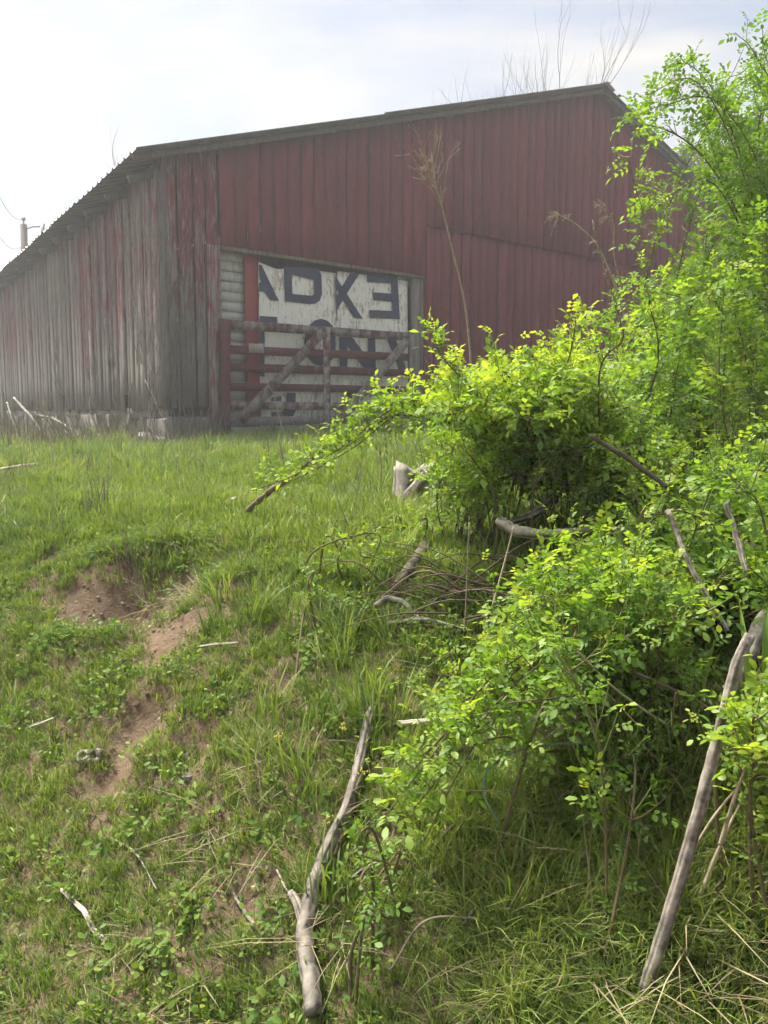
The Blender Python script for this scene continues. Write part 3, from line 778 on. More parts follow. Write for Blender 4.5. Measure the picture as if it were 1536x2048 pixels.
leafy_tree(1330, 31, 330, 260, 'tree low behind the right roof slope of the barn', .16, 5000, .2)
leafy_tree(1600, 28, 160, 330, 'tree partly cut off by the right edge above the brambles', .2, 6000, .18)
leafy_tree(1440, 34, 250, 300, 'furthest hillside tree between the rounded tree and the broad one', .2, 6000, .26)
leafy_tree(5, 34, 535, 60, 'small faint tree at the far left below the wires', .1, 2500, .14, 'trees beyond the left end of the barn')
leafy_tree(-30, 24, 590, 150, 'tree at the left edge just past the end of the barn', .12, 4500, .14, 'trees beyond the left end of the barn')
leafy_tree(25, 20, 700, 110, 'low dark bushy tree at the left edge beside the barn corner post', .06, 3500, .10, 'trees beyond the left end of the barn', .25)

# ------------------------------------------------------------------ grass and weeds (stuff, instanced clumps)
def blades(n, h, spread, width, bend, tint, flat=0.0):
    V = []; F = []; A = []; k = 0
    for i in range(n):
        a = rng.uniform(0, 6.28); r_ = spread*math.sqrt(rng.random()); b = np.array([math.cos(a)*r_, math.sin(a)*r_, -0.01])
        a2 = a + rng.normal(0, 1.0); out = np.array([math.cos(a2), math.sin(a2), 0]); hh = h*rng.uniform(.45, 1.15); bn = bend*rng.uniform(.3, 1.4)
        sd = np.array([-out[1], out[0], 0])*width*rng.uniform(.7, 1.3)*.5
        pts = []
        for f in (0, .35, .7, 1.0):
            up = hh*(f - flat*f) ; o = out*hh*bn*f*f + out*hh*flat*f
            pts.append(b + o + np.array([0, 0, up*(1-0.35*bn*f)]))
        t_ = np.clip(rng.normal(tint, .16), 0, 1)
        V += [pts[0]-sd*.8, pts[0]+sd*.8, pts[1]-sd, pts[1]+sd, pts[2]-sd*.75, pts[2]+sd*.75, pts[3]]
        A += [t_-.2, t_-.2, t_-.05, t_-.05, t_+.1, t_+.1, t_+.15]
        F += [(k,k+1,k+3),(k,k+3,k+2),(k+2,k+3,k+5),(k+2,k+5,k+4),(k+4,k+5,k+6)]; k += 7
    return V, F, A
def rosette(n, h, spread, leaf, tint):
    P = []; D = []; L = []
    for i in range(n):
        a = rng.uniform(0, 6.28); r_ = spread*rng.random()**.6
        P.append([math.cos(a)*r_, math.sin(a)*r_, h*rng.uniform(.1, 1)]); D.append([math.cos(a)+rng.normal(0, .5), math.sin(a)+rng.normal(0, .5), rng.normal(.25, .35)]); L.append(leaf*rng.uniform(.5, 1.3))
    n_ = len(P); Nn = rng.normal(0, .4, (n_, 3)); Nn[:, 2] += 1
    V, F, A = leaf_quads(np.array(P), np.array(D), Nn, np.array(L), .62, np.clip(rng.normal(tint, .2, n_), 0, 1))
    return V, F, A
def clump_coll(name, makers, mat):
    c = bpy.data.collections.new(name)
    for k, (V, F, A) in enumerate(makers):
        me = mesh_np(name, V, [np.array(F)], True, {'tint': A}); me.materials.append(mat)
        o = bpy.data.objects.new(name + '_clump', me); c.objects.link(o)
    return c
def scatter(name, label, cat, pts, scl, coll, tilt=0.15, zs=None):
    pts = np.asarray(pts); n = len(pts)
    me = bpy.data.meshes.new(name); me.vertices.add(n); me.vertices.foreach_set('co', pts.astype(np.float32).ravel())
    a = me.attributes.new('rot', 'FLOAT_VECTOR', 'POINT'); rot = np.stack([rng.normal(0, tilt, n), rng.normal(0, tilt, n), rng.uniform(0, 6.28, n)], -1)
    a.data.foreach_set('vector', rot.astype(np.float32).ravel())
    a = me.attributes.new('scl', 'FLOAT', 'POINT'); a.data.foreach_set('value', np.asarray(scl, np.float32))
    o = bpy.data.objects.new(name, me); COL.objects.link(o)
    ng = bpy.data.node_groups.new(name, 'GeometryNodeTree')
    ng.interface.new_socket('Geometry', in_out='INPUT', socket_type='NodeSocketGeometry'); ng.interface.new_socket('Geometry', in_out='OUTPUT', socket_type='NodeSocketGeometry')
    gi = N(ng, 'NodeGroupInput'); go = N(ng, 'NodeGroupOutput')
    ci = N(ng, 'GeometryNodeCollectionInfo'); ci.inputs['Collection'].default_value = coll; ci.inputs['Separate Children'].default_value = True; ci.inputs['Reset Children'].default_value = True
    mtp = N(ng, 'GeometryNodeMeshToPoints')
    iop = N(ng, 'GeometryNodeInstanceOnPoints'); iop.inputs['Pick Instance'].default_value = True
    r_ = N(ng, 'GeometryNodeInputNamedAttribute', data_type='FLOAT_VECTOR'); r_.inputs['Name'].default_value = 'rot'
    s_ = N(ng, 'GeometryNodeInputNamedAttribute', data_type='FLOAT'); s_.inputs['Name'].default_value = 'scl'
    ng.links.new(gi.outputs[0], mtp.inputs['Mesh']); ng.links.new(mtp.outputs['Points'], iop.inputs['Points'])
    ng.links.new(ci.outputs['Instances'], iop.inputs['Instance'])
    ng.links.new(r_.outputs['Attribute'], iop.inputs['Rotation']); ng.links.new(s_.outputs['Attribute'], iop.inputs['Scale'])
    ng.links.new(iop.outputs['Instances'], go.inputs[0])
    md = o.modifiers.new('scatter', 'NODES'); md.node_group = ng
    props(o, label, cat, None, 'stuff')
    return o
def cand(n, x0, x1, y0, y1):
    return rng.uniform(x0, x1, n), rng.uniform(y0, y1, n)
def in_barn(x, y):
    p = np.stack([x, y], -1) - J0[:2]; s_ = p @ gd[:2]; t_ = p @ sdv[:2]
    return (s_ > S0-.03) & (s_ < S1) & (t_ > -.04) & (t_ < LEN)
def bare(x, y):
    m_ = np.zeros_like(x)
    for (cx, cyy, r, dp) in PATCH: m_ = np.maximum(m_, np.exp(-(((x-cx)**2+(y-cyy)**2)/(r*r*0.8))**1.4))
    nz = fbm(x*2.3+9, y*2.3, 31, 4)
    return np.clip(m_*(1.0 + 2.2*fbm(x*6, y*6, 41, 3)) + np.clip(nz*1.8-0.30, 0, .4)*(_uu(x, y) < 3.2), 0, 1)
def _uu(x, y): return y + 0.6*np.clip(x, -9, 3)
def pack(x, y): return np.stack([x, y, ground_z(x, y)], -1)
def view(x, y, m=0.25): return (np.abs(x) < 0.56*y + m) & (y > 0.9)
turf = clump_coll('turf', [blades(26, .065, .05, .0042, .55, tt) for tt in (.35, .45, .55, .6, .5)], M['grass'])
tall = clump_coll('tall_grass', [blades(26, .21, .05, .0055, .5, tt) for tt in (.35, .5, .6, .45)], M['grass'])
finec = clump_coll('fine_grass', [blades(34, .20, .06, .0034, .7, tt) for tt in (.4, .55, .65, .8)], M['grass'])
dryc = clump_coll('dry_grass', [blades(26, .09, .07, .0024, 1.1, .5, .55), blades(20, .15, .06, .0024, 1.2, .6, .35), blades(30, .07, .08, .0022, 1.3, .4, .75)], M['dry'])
weedc = clump_coll('low_weeds', [rosette(30, .035, .06, .020, .5), rosette(24, .05, .05, .020, .65), rosette(36, .03, .07, .014, .45)], M['weed'])

x, y = cand(130000, -3.8, 3.0, 0.9, 6.5); u = _uu(x, y); k = view(x, y) & (rng.random(len(x)) > bare(x, y)*1.02)
k &= rng.random(len(x)) < np.where(u < 3.1, 0.62, 0.75)
x, y = x[k], y[k]; x2, y2 = cand(42000, -8, 6, 6.5, 20); pq = np.stack([x2, y2], -1) - SD(0, 0)[:2]; so = -(pq @ gd[:2]); stt = pq @ sdv[:2]
k2 = view(x2, y2) & ~in_barn(x2, y2) & ~((stt > -.5) & (so > -.05) & (so < 1.3) & (rng.random(len(x2)) < .8)); x2, y2 = x2[k2], y2[k2]
X_ = np.concatenate([x, x2]); Y_ = np.concatenate([y, y2])
sc_ = rng.uniform(.5, 1.25, len(X_))*np.interp(_uu(X_, Y_), [1, 2.6, 3.4, 6, 12], [.62, .66, 1.45, 2.1, 2.4])
scatter('short_grass', 'short green turf growing over the bank and yard', 'grass', pack(X_, Y_), sc_, turf, .2)
x, y = cand(30000, -4, 4, 0.95, 12); u = _uu(x, y); nz = fbm(x*1.4, y*1.4, 77, 3)
prob = np.where(u < 2.9, np.clip(nz*2.4-.12, 0, .3), np.clip(.15+nz*1.5, 0, .6)) + np.clip(x-0.05-np.abs(y-2)*.08, 0, 1)*.35*(y < 4)
k = view(x, y) & ~in_barn(x, y) & (rng.random(len(x)) < prob*(1-bare(x, y)))
x, y = x[k], y[k]; scatter('tall_grass', 'taller tufts of fresh grass along the bank top and under the brambles', 'grass', pack(x, y), rng.uniform(.5, 1.15, len(x))*np.interp(_uu(x, y), [1, 3, 8], [.85, .9, 1.25]), tall, .18)
x, y = cand(7000, .05, 1.9, 1.0, 1.9); k = view(x, y) & (rng.random(len(x)) < np.clip(.55 + fbm(x*3, y*3, 91, 3)*1.5, .05, .9)*np.clip((x-.05)*4, 0, 1))
x, y = x[k], y[k]; scatter('deep_grass', 'deep fresh grass on the lower bank beneath the brambles', 'grass', pack(x, y), rng.uniform(.35, .85, len(x)), finec, .25)
k = rng.random(len(x)) < .07
scatter('bank_straw', 'dry straw tangled through the deep grass of the lower bank', 'grass', pack(x[k], y[k]), rng.uniform(.7, 1.6, k.sum()), dryc, .3)
x, y = cand(9000, -4, 4, 0.95, 9); nz = fbm(x*1.9+4, y*1.9, 55, 3)
k = view(x, y) & (rng.random(len(x)) < np.clip(.12+nz*1.8, .03, .6)*(1-.6*bare(x, y)))
x, y = x[k], y[k]; scatter('dry_grass', 'dead straw-coloured grass matted among the green', 'grass', pack(x, y), rng.uniform(.5, 1.2, len(x)), dryc, .3)
crum = []
for k in range(4):
    bm = bmesh.new(); bmesh.ops.create_icosphere(bm, subdivisions=1, radius=1.0)
    V_ = np.array([v.co[:] for v in bm.verts]) * rng.uniform(.55, 1.25, (len(bm.verts), 1)) * [1.1, .9, .7]; F_ = [[v.index for v in f.verts] for f in bm.faces]; bm.free()
    crum.append((V_, F_, np.full(len(V_), .2 + .2*k)))
m, nt, out = mat_new('clod'); M['clod'] = m
oi = N(nt, 'ShaderNodeObjectInfo'); r1 = ramp(nt, [(0.0, (0.12, 0.08, 0.05)), (0.6, (0.24, 0.175, 0.115)), (1.0, (0.40, 0.34, 0.26))]); nt.links.new(oi.outputs['Random'], r1.inputs['Fac']); pbsdf(nt, out, r1.outputs['Color'], .95)
crumc = clump_coll('soil_crumbs', crum, M['clod'])
x, y = cand(60000, -3.5, 2.5, 0.95, 5.5); k = view(x, y) & (rng.random(len(x)) < bare(x, y)*.55 + .02); x, y = x[k], y[k]
scatter('soil_crumbs', 'crumbs and pebbles of earth on the bare patches', 'gravel', pack(x, y), .0022 + .011*rng.random(len(x))**4, crumc, .8)
x, y = cand(42000, -4, 3.2, 0.95, 6); nz = fbm(x*2.6+14, y*2.6, 66, 3)
k = view(x, y) & (rng.random(len(x)) < np.clip(.25+nz*2.2, .03, .85)*(1-bare(x, y)))
x, y = x[k], y[k]; scatter('low_weeds', 'low creeping broad-leaved weeds mixed into the turf', 'weeds', pack(x, y), rng.uniform(.5, 1.25, len(x)), weedc, .3)

tb = rng.uniform(-.3, LEN, 300); pb = np.array([SD(t, 0, o) for t, o in zip(tb, rng.uniform(.3, 1.6, 300)**1.3)])
tb2 = rng.uniform(S0, 5.0, 520); pb2 = np.array([W(q, 0, o) for q, o in zip(tb2, rng.uniform(.03, .9, 520)**1.3)])
pb = np.vstack([pb, pb2]); pb[:, 2] = ground_z(pb[:, 0], pb[:, 1])
kk = rng.random(len(pb)) < .55
scatter('base_grass', 'rank grass growing along the foot of the barn walls', 'grass', pb[kk], rng.uniform(.7, 1.7, kk.sum()), tall, .15)
scatter('base_dry_weeds', 'dead stems and dry grass along the foot of the barn walls', 'weeds', pb[~kk], rng.uniform(1.0, 2.6, (~kk).sum()), dryc, .15)

stemc = clump_coll('dead_stems', [blades(12, .55, .14, .008, .25, .3), blades(16, .40, .16, .007, .45, .45), blades(9, .75, .12, .009, .2, .25)], M['deadstem'])
tb = rng.uniform(-.2, LEN+1.5, 420); pb = np.array([SD(t, 0, o) for t, o in zip(tb, .08 + 1.7*rng.random(420)**1.4)]); tb2 = rng.uniform(S0, -.1, 60); pb2 = np.array([W(q, 0, .05+.5*rng.random()) for q in tb2])
tb3 = rng.uniform(.2, 4.5, 70); pb3 = np.array([W(q, 0, .2+1.2*rng.random()) for q in tb3]); pb = np.vstack([pb, pb2, pb3]); pb[:, 2] = ground_z(pb[:, 0], pb[:, 1])
scatter('dead_stems', 'tangle of grey dead weed stems along the foot of the side wall', 'weeds', pb, rng.uniform(.5, 1.15, len(pb)), stemc, .25)
x, y = cand(420, -4.5, 2.0, 3.4, 9.5); k = view(x, y) & ~in_barn(x, y); x, y = x[k], y[k]
scatter('yard_stems', 'scattered thin dead weed stems standing in the yard grass', 'weeds', pack(x, y), rng.uniform(.2, .6, len(x)), stemc, .25)

# ------------------------------------------------------------------ rose brambles
CANE_TINT = 0
def leaf_set():
    return {'P': [], 'D': [], 'N': [], 'L': [], 'T': []}
def add_leaf(S, base, d, size, tint, n_pair=3):
    """one pinnate leaf: rachis from base along d, leaflet pairs plus a terminal one"""
    d = nrm(d); nrm_ = nrm(np.array([0, 0, 1.0]) + rng.normal(0, .35, 3)); sd_ = nrm(np.cross(d, nrm_)); up = np.cross(sd_, d)
    Lr = size*(1.1 + .55*n_pair)
    for k in range(n_pair+1):
        f = (k+0.7)/(n_pair+.7); p = base + d*Lr*f - np.array([0, 0, Lr*.22*f*f]); dd = d - np.array([0, 0, .5*f])
        ls = size*(.75 + .35*f)*rng.uniform(.85, 1.15)
        if k == n_pair: S['P'].append(p); S['D'].append(dd + rng.normal(0, .1, 3)); S['N'].append(up + rng.normal(0, .2, 3)); S['L'].append(ls*1.15); S['T'].append(tint+rng.normal(0, .05))
        else:
            for sg in (-1, 1):
                S['P'].append(p); S['D'].append(dd*.45 + sd_*sg + rng.normal(0, .12, 3)); S['N'].append(up + rng.normal(0, .22, 3)); S['L'].append(ls); S['T'].append(tint+rng.normal(0, .06))
def dress(S, pts, mbt, leaf, f0=.25, dens=1.0, young=.5, shoot=.16):
    """leaves and side shoots along a cane"""
    seg = np.linalg.norm(np.diff(pts, axis=0), axis=1); cum = np.concatenate([[0], np.cumsum(seg)]); Lc = cum[-1]
    step = .042/dens; s_ = Lc*f0; side = 1
    while s_ < Lc:
        f = s_/Lc; p = np.array([np.interp(s_, cum, pts[:, k]) for k in range(3)]); q = np.array([np.interp(min(Lc, s_+.02), cum, pts[:, k]) for k in range(3)]); d = nrm(q-p+1e-6)
        lat = nrm(np.cross(d, rng.normal(0, 1, 3))); lat = nrm(lat + np.array([0, 0, .55]))
        if rng.random() < .55 and f < .97:
            Ls = shoot*rng.uniform(.4, 1.25)*(1.1-.5*f); n = max(3, int(Ls/.022)); sd0 = nrm(lat*.9 + d*.5 + np.array([0, 0, .35]))
            sp = p + sd0*Ls*np.linspace(0, 1, 6)[:, None] + np.array([0, 0, 1.0])*(np.linspace(0, 1, 6)**2*Ls*.25)[:, None]
            mbt.tube(sp, np.linspace(.0022, .0010, 6), 3, cap=False)
            for j in range(n):
                g_ = (j+1)/n; b = p + sd0*Ls*g_ + np.array([0, 0, Ls*.25*g_*g_]); az = rng.normal(0, 1, 3); az = nrm(np.cross(sd0, az))
                tn = young*.50 + .55*g_**2*young + rng.normal(0, .15)
                add_leaf(S, b, az*(1.05-.55*g_) + sd0*.6 + np.array([0, 0, .25]), leaf*rng.uniform(.55, 1.15)*(1.05-.35*g_), tn, 2 if rng.random() < .45 else 3)
        else:
            add_leaf(S, p, lat + d*.4, leaf*rng.uniform(.8, 1.2), young*.6 + .25*f*young + rng.normal(0, .1), 3)
        s_ += step*rng.uniform(.7, 1.3); side = -side
def cane(root, pts, r0, r1, leaf, f0=.25, dens=1.0, young=.5, shoot=.16, mat='canebark'):
    mb = MB(); mb.tube(pts, np.linspace(r0, r1, len(pts)), 6, cap=True)
    S = leaf_set(); tw = MB(); dress(S, pts, tw, leaf, f0, dens, young, shoot)
    o = mb.build('cane', M[mat], root, True)
    if tw.n: props(tw.build('side_shoots', M['stemgreen'], o, True), kind='stuff')
    if S['P']:
        V, F, A = (leaf_quads if pts[-1][1] < 2.3 else leaf_small)(np.array(S['P']), np.array(S['D']), np.array(S['N']), np.array(S['L']), .60, np.clip(np.array(S['T']), 0, 1))
        props(link('leaves', mesh_np('leaves', V, [F], True, {'tint': A}), M['rose'], o), kind='stuff')
    return o
M['canebark'] = simple('olive_cane_bark', (0.115, 0.095, 0.045), 0.8, 0, 50, .35, .2)
M['stemgreen'] = simple('green_shoot', (0.16, 0.20, 0.06), 0.7, 0, 60, .25, .1)
from functools import reduce
def inpoly(p, poly):
    x_, y_ = p; c = False; n = len(poly); j = n-1
    for i in range(n):
        xi, yi = poly[i]; xj, yj = poly[j]
        if (yi > y_) != (yj > y_) and x_ < (xj-xi)*(y_-yi)/(yj-yi)+xi: c = not c
        j = i
    return c
def shrub(label, base_px, poly, dep, n, leaf, arch=.25, dens=1.0, young=.5, manual=(), jitter=.35, f0=.35, group='rose brambles on the bank', shoot=.16):
    b0 = G(*base_px) if len(base_px) == 2 else at(*base_px)
    root = empty('rose_bramble', b0, label, 'bramble', group)
    xs_ = [p[0] for p in poly]; ys_ = [p[1] for p in poly]
    k = 0; tries = 0
    while k < n and tries < 4000:
        tries += 1
        q = (rng.uniform(min(xs_), max(xs_)), rng.uniform(min(ys_), max(ys_)))
        if not inpoly(q, poly): continue
        tip = at(q[0], q[1], rng.uniform(*dep)); gz = float(ground_z(tip[0], tip[1]))
        if tip[2] < gz + .06: tip[2] = gz + .06
        b = b0 + np.append(rng.normal(0, jitter, 2), 0); b[:2] = b[:2]*.6 + tip[:2]*.4; b[2] = float(ground_z(b[0], b[1])) - .02
        H = max(tip[2]-b[2], .1); m1 = b + (tip-b)*.35 + np.array([0, 0, H*.30 + arch*.55]); m2 = b + (tip-b)*.72 + np.array([0, 0, H*.22 + arch*.6])
        pts = spline([b, m1 + rng.normal(0, .05, 3), m2 + rng.normal(0, .05, 3), tip], 22)
        cane(root, pts, rng.uniform(.0028, .0055), .0014, leaf*rng.uniform(.85, 1.15), f0, dens, young*rng.uniform(.7, 1.25), shoot)
        k += 1
    for path, yg in manual:
        pts = spline([at(*p) for p in path], 30)
        cane(root, pts, .0042, .0016, leaf, .10, dens*1.5, yg, shoot*.62)
    return root
shrub('bright green bramble arching down to the lowest leafy tip in mid bank', (1240,1440), [(830,1570),(930,1450),(1010,1340),(1090,1240),(1250,1180),(1400,1200),(1400,1300),(1260,1350),(1060,1380),(930,1540)], (1.6,2.25), 40, .0225, .08, 1.6, .74,
      [([(1330,1330,2.1),(1180,1260,1.9),(1000,1340,1.75),(880,1490,1.65),(765,1640,1.58)], .8), ([(1300,1350,2.1),(1120,1220,2.0),(980,1370,1.85),(880,1560,1.7)], .75), ([(1350,1320,2.2),(1200,1160,2.1),(1090,1150,2.0),(1050,1190,1.95)], .9), ([(1330,1330,2.1),(1200,1160,1.95),(1110,1200,1.85),(1020,1260,1.8)], .9),
       ([(1320,1340,2.1),(1150,1280,1.9),(1000,1400,1.75),(900,1530,1.66),(800,1650,1.6)], .8), ([(1320,1340,2.1),(1150,1300,1.92),(990,1440,1.78),(920,1540,1.7),(850,1680,1.66)], .65), ([(1320,1340,2.1),(1120,1300,1.9),(960,1400,1.75),(860,1500,1.65),(790,1590,1.6)], .9)])
shrub('dense mid-height bramble mass right of the weathered stump', (1120,1120), [(890,930),(980,840),(1150,790),(1300,810),(1350,940),(1250,1000),(1080,980),(900,1010)], (2.6,3.6), 54, .0265, .14, 1.5, .68)
shrub('bramble with a long leafy arm hanging across the gate', (1060,960), [(860,790),(1000,760),(1150,720),(1200,800),(1000,860),(870,850)], (2.3,3.0), 26, .027, .1, 1.5, .9,
      [([(1060,960,3.2),(930,860,3.0),(810,810,2.8),(690,890,2.7),(590,950,2.65),(495,985,2.6)], .9), ([(1060,960,3.2),(940,850,3.0),(830,800,2.8),(740,830,2.75),(670,895,2.7)], .9), ([(1060,960,3.2),(930,870,3.05),(800,830,2.85),(720,875,2.75),(620,950,2.7)], .8), ([(1060,960,3.2),(930,865,3.0),(820,820,2.8),(700,900,2.7),(560,975,2.65)], .85),
       ([(1050,940,3.1),(960,800,2.8),(890,720,2.6),(862,665,2.5)], .95), ([(1150,950,2.9),(1120,780,2.6),(1140,710,2.4),(1152,640,2.3)], .95), ([(1120,950,3.0),(1030,800,2.8),(1000,740,2.7),(985,710,2.65)], .95), ([(1200,900,2.9),(1200,740,2.6),(1245,680,2.5),(1240,640,2.45)], .8)])
shrub('tall bramble bank climbing up the right side before the barn', (1420,1010), [(1230,720),(1300,600),(1400,520),(1536,400),(1580,900),(1300,920),(1230,820)], (2.9,4.8), 70, .029, .2, 1.45, .66, jitter=.6)
shrub('highest bramble with leafy sprays silhouetted on the sky at upper right', (1530,960), [(1410,330),(1400,230),(1460,150),(1520,110),(1600,130),(1600,400),(1480,400)], (3.3,4.3), 30, .028, .15, 1.3, .35,
      [([(1560,900,3.8),(1540,420,3.6),(1440,210,3.5),(1330,210,3.4),(1255,240,3.3)], .4), ([(1560,800,3.7),(1500,400,3.5),(1400,170,3.4),(1290,190,3.3)], .35), ([(1570,700,3.7),(1560,250,3.6),(1510,110,3.5),(1470,65,3.5)], .35), ([(1580,700,3.8),(1560,220,3.6),(1530,110,3.6),(1525,50,3.6)], .35),
       ([(1560,600,3.8),(1420,330,3.5),(1290,250,3.3),(1262,330,3.2),(1285,420,3.2)], .6), ([(1560,650,3.8),(1440,380,3.5),(1340,390,3.4),(1290,440,3.3),(1275,500,3.3)], .6), ([(1570,600,3.9),(1460,250,3.6),(1380,130,3.5),(1340,165,3.4)], .35)])
shrub('bramble between the leaning pole and the grey log at right', (1500,1330), [(1380,920),(1536,840),(1580,1000),(1560,1350),(1430,1330),(1360,1150)], (2.0,2.7), 30, .0265, .12, 1.5, .68)
shrub('small near bramble spray at the right edge low down', (1640,1720), [(1430,1500),(1490,1430),(1570,1410),(1570,1560),(1460,1530)], (1.25,1.45), 9, .022, .1, 1.4, .85, jitter=.1, shoot=.10)
shrub('bramble thicket along the foot of the red barn wall', (1080,925), [(860,810),(1000,770),(1250,740),(1300,840),(1000,890),(880,890)], (4.2,6.2), 30, .028, .12, 1.3, .6, jitter=.7)
shrub('bramble filling the gap between the curved driftwood and the dark cane', (1230,1080), [(1120,950),(1300,930),(1400,1000),(1330,1040),(1200,1010),(1130,990)], (2.6,3.1), 20, .026, .1, 1.4, .7)
shrub('yellow-green bramble skirt between the stump and the curved driftwood', (960,1075), [(880,950),(1000,930),(1110,930),(1060,980),(980,1000),(900,1060)], (2.75,3.2), 22, .025, .06, 1.4, .78, jitter=.2)
shrub('low bramble spilling over the logs in front of the leaning pole top', (1330,1230), [(1140,1140),(1250,1140),(1420,1150),(1420,1200),(1300,1220),(1150,1180)], (2.15,2.5), 18, .026, .08, 1.5, .70)
shrub('low yellow-green seedlings in the grass left of the sticks', (670,1235), [(580,1150),(740,1130),(770,1220),(620,1230)], (2.6,2.9), 9, .018, .03, 1.0, .75, jitter=.25, shoot=.05, group='small leafy plants on the bank')
shrub('small leafy sprouts around the weathered stump', (800,1130), [(740,1090),(790,1050),(880,1050),(890,1110),(780,1140)], (3.0,3.4), 7, .020, .06, .9, .65, jitter=.25, shoot=.07, group='small leafy plants on the bank')
shrub('leafy sprouts in the deep grass beneath the leaning pole', (1180,1580), [(1000,1480),(1200,1440),(1380,1460),(1500,1650),(1300,1640)], (1.6,1.85), 10, .020, .06, .9, .35, jitter=.3, shoot=.07, group='small leafy plants on the bank')
shrub('dark green sprouts at the foot of the bank right of the forked branch', (760,1850), [(660,1740),(780,1700),(850,1800),(740,1860)], (1.4,1.6), 6, .016, .04, .9, .35, jitter=.15, shoot=.04, group='small leafy plants on the bank')

# ------------------------------------------------------------------ sticks, logs and dead stalks
def stick(name, label, path, w, mat='bark', cat='stick', lift=0.015, depth=None, n=26, sides=9, bmp=.06, side_branch=None, group=None, wob=.35):
    """path in picture points resting on the ground (or at given depths); w widths in picture pixels"""
    pts = []
    for i, p in enumerate(path):
        pts.append(at(p[0], p[1], depth[i]) if depth else G(p[0], p[1]))
    pts = np.array(pts); dist = pts[:, 1].copy()
    wr = np.array(w if hasattr(w, '__len__') else [w]*len(path), float)
    rad = wr/2/FPX*dist
    if depth is None: pts[:, 2] += rad*.8 + lift
    sp = spline(pts, n); tt = np.linspace(0, len(path)-1, n); rr = np.interp(tt, np.arange(len(path)), rad)
    sp = sp + rng.normal(0, 1, sp.shape)*rr[:, None]*.05
    if sides > 6:
        sp[1:-1] += (np.convolve(rng.normal(0, 1, n), np.ones(5)/5, 'same')[1:-1] * rr[1:-1] * wob)[:, None] * np.array([.8, .2, .5])
    root = empty(name, sp[0], label, cat, group)
    mb = MB(); mb.tube(sp, rr, sides, bump=bmp, streak=True); mb.build('stem', M[mat], root, True)
    if side_branch:
        for (bp, bw) in side_branch:
            q = np.array([G(*p) if not depth else at(p[0], p[1], p[2]) for p in bp])
            r2 = np.array(bw)/2/FPX*q[:, 1]
            if not depth: q[:, 2] += r2*.8 + lift + .01
            q[0] = sp[np.argmin(np.linalg.norm(sp-q[0], axis=1))]
            s2 = spline(q, 8); mb = MB(); mb.tube(s2, np.interp(np.linspace(0, 1, 8), np.linspace(0, 1, len(r2)), r2), sides, bump=bmp, streak=True); mb.build('fork', M[mat], root, True)
    return root
stick('fallen_branch', 'thick forked dead branch lying up the bank from the bottom edge', [(628,2075),(618,1960),(612,1890),(640,1770),(700,1630),(722,1540),(738,1460),(752,1432)], [42,39,38,29,25,22,18,10], 'bark', 'branch', .03, None, 60, 16, .05, [([(612,1890),(595,1850),(582,1822)], [28,20,15])], wob=.2)
stick('leaning_pole', 'long straight grey pole leaning out of the brambles at lower right', [(1288,1985),(1350,1790),(1412,1570),(1470,1345),(1500,1270)], [29,28,26,24,22], 'bark', 'pole', 0, [G(1288,1985)[1]-.05+d for d in (0, .03, .06, .10, .12)], 40, 14, .035, wob=.06)
stick('dead_limb', 'pale mottled limb at the right edge above the leaning pole', [(1440,1420),(1490,1320),(1520,1255),(1560,1190)], [24,32,36,34], 'barkpale', 'branch', 0, [1.9,1.95,2.0,2.1], 20, 10, .08)
stick('leaning_log', 'grey round pole leaning against the weathered stump', [(716,1100),(780,1030),(850,952)], [28,25,22], 'bark', 'pole', 0, [G(716,1105)[1], G(832,1022)[1]-.45, G(832,1022)[1]-.12], 20, 10, .05)
stick('dark_log', 'dark rotten log piece below the weathered stump', [(865,1090),(825,1150),(788,1200)], [26,24,20], 'barkdark', 'log', .02, None, 16, 10, .1)
stick('crooked_root', 'crooked grey root bent in the grass beneath the dark log', [(752,1232),(775,1215),(810,1225),(842,1258)], [12,14,12,8], 'bark', 'root', .02, None, 18, 8, .1)
stick('thin_branch', 'thin pale branch lying level below the crooked root', [(775,1270),(850,1265),(945,1288)], [10,9,6], 'bark', 'stick', .03, None, 16)
stick('white_stick', 'long whitish stick lying level in the middle of the bank', [(795,1446),(900,1440),(1010,1440),(1130,1432)], [11,14,15,16], 'barkpale', 'stick', 0, [1.86,1.85,1.84,1.86], 24, 9, .05)
stick('crossing_stick', 'thin grey stick crossing the right end of the whitish stick', [(1080,1490),(1150,1435),(1250,1395)], [9,10,8], 'bark', 'stick', 0, [1.83,1.83,1.85])
stick('curved_driftwood', 'pale curved barkless branch above the twig heap', [(1000,1042),(1030,1060),(1090,1068),(1180,1062)], [22,24,20,16], 'barkpale', 'branch', 0, [2.55,2.5,2.5,2.6], 22, 10, .08)
stick('thick_branch', 'grey branch rising into the brambles behind the curved driftwood', [(1020,1045),(1070,1025),(1110,995)], [14,18,20], 'bark', 'branch', 0, [2.75,2.8,2.9])
stick('grey_log', 'large weathered grey log under the brambles at the right edge', [(1240,1105),(1400,1100),(1620,1090)], [70,78,80], 'bark', 'log', 0, [2.9,2.85,2.8], 30, 16, .06)
stick('pale_log', 'long pale log lying on top of the large grey log', [(1200,1062),(1350,1052),(1600,1046)], [16,22,26], 'barkpale', 'log', 0, [2.75,2.72,2.65], 24, 10, .06)
stick('grey_cane', 'dead grey cane slanting down through the brambles to the right', [(1335,1020),(1400,1170),(1455,1262)], [11,12,9], 'bark', 'cane', 0, [2.0,1.9,1.85])
stick('grey_cane', 'short dead cane above the large grey log at right', [(1452,1005),(1475,1080),(1492,1145)], [11,12,9], 'bark', 'cane', 0, [2.0,1.95,1.9])
stick('dark_cane', 'dark dead cane crossing the upper middle of the brambles', [(1180,870),(1260,920),(1335,975)], [9,11,9], 'barkdark', 'cane', 0, [2.3,2.25,2.2])
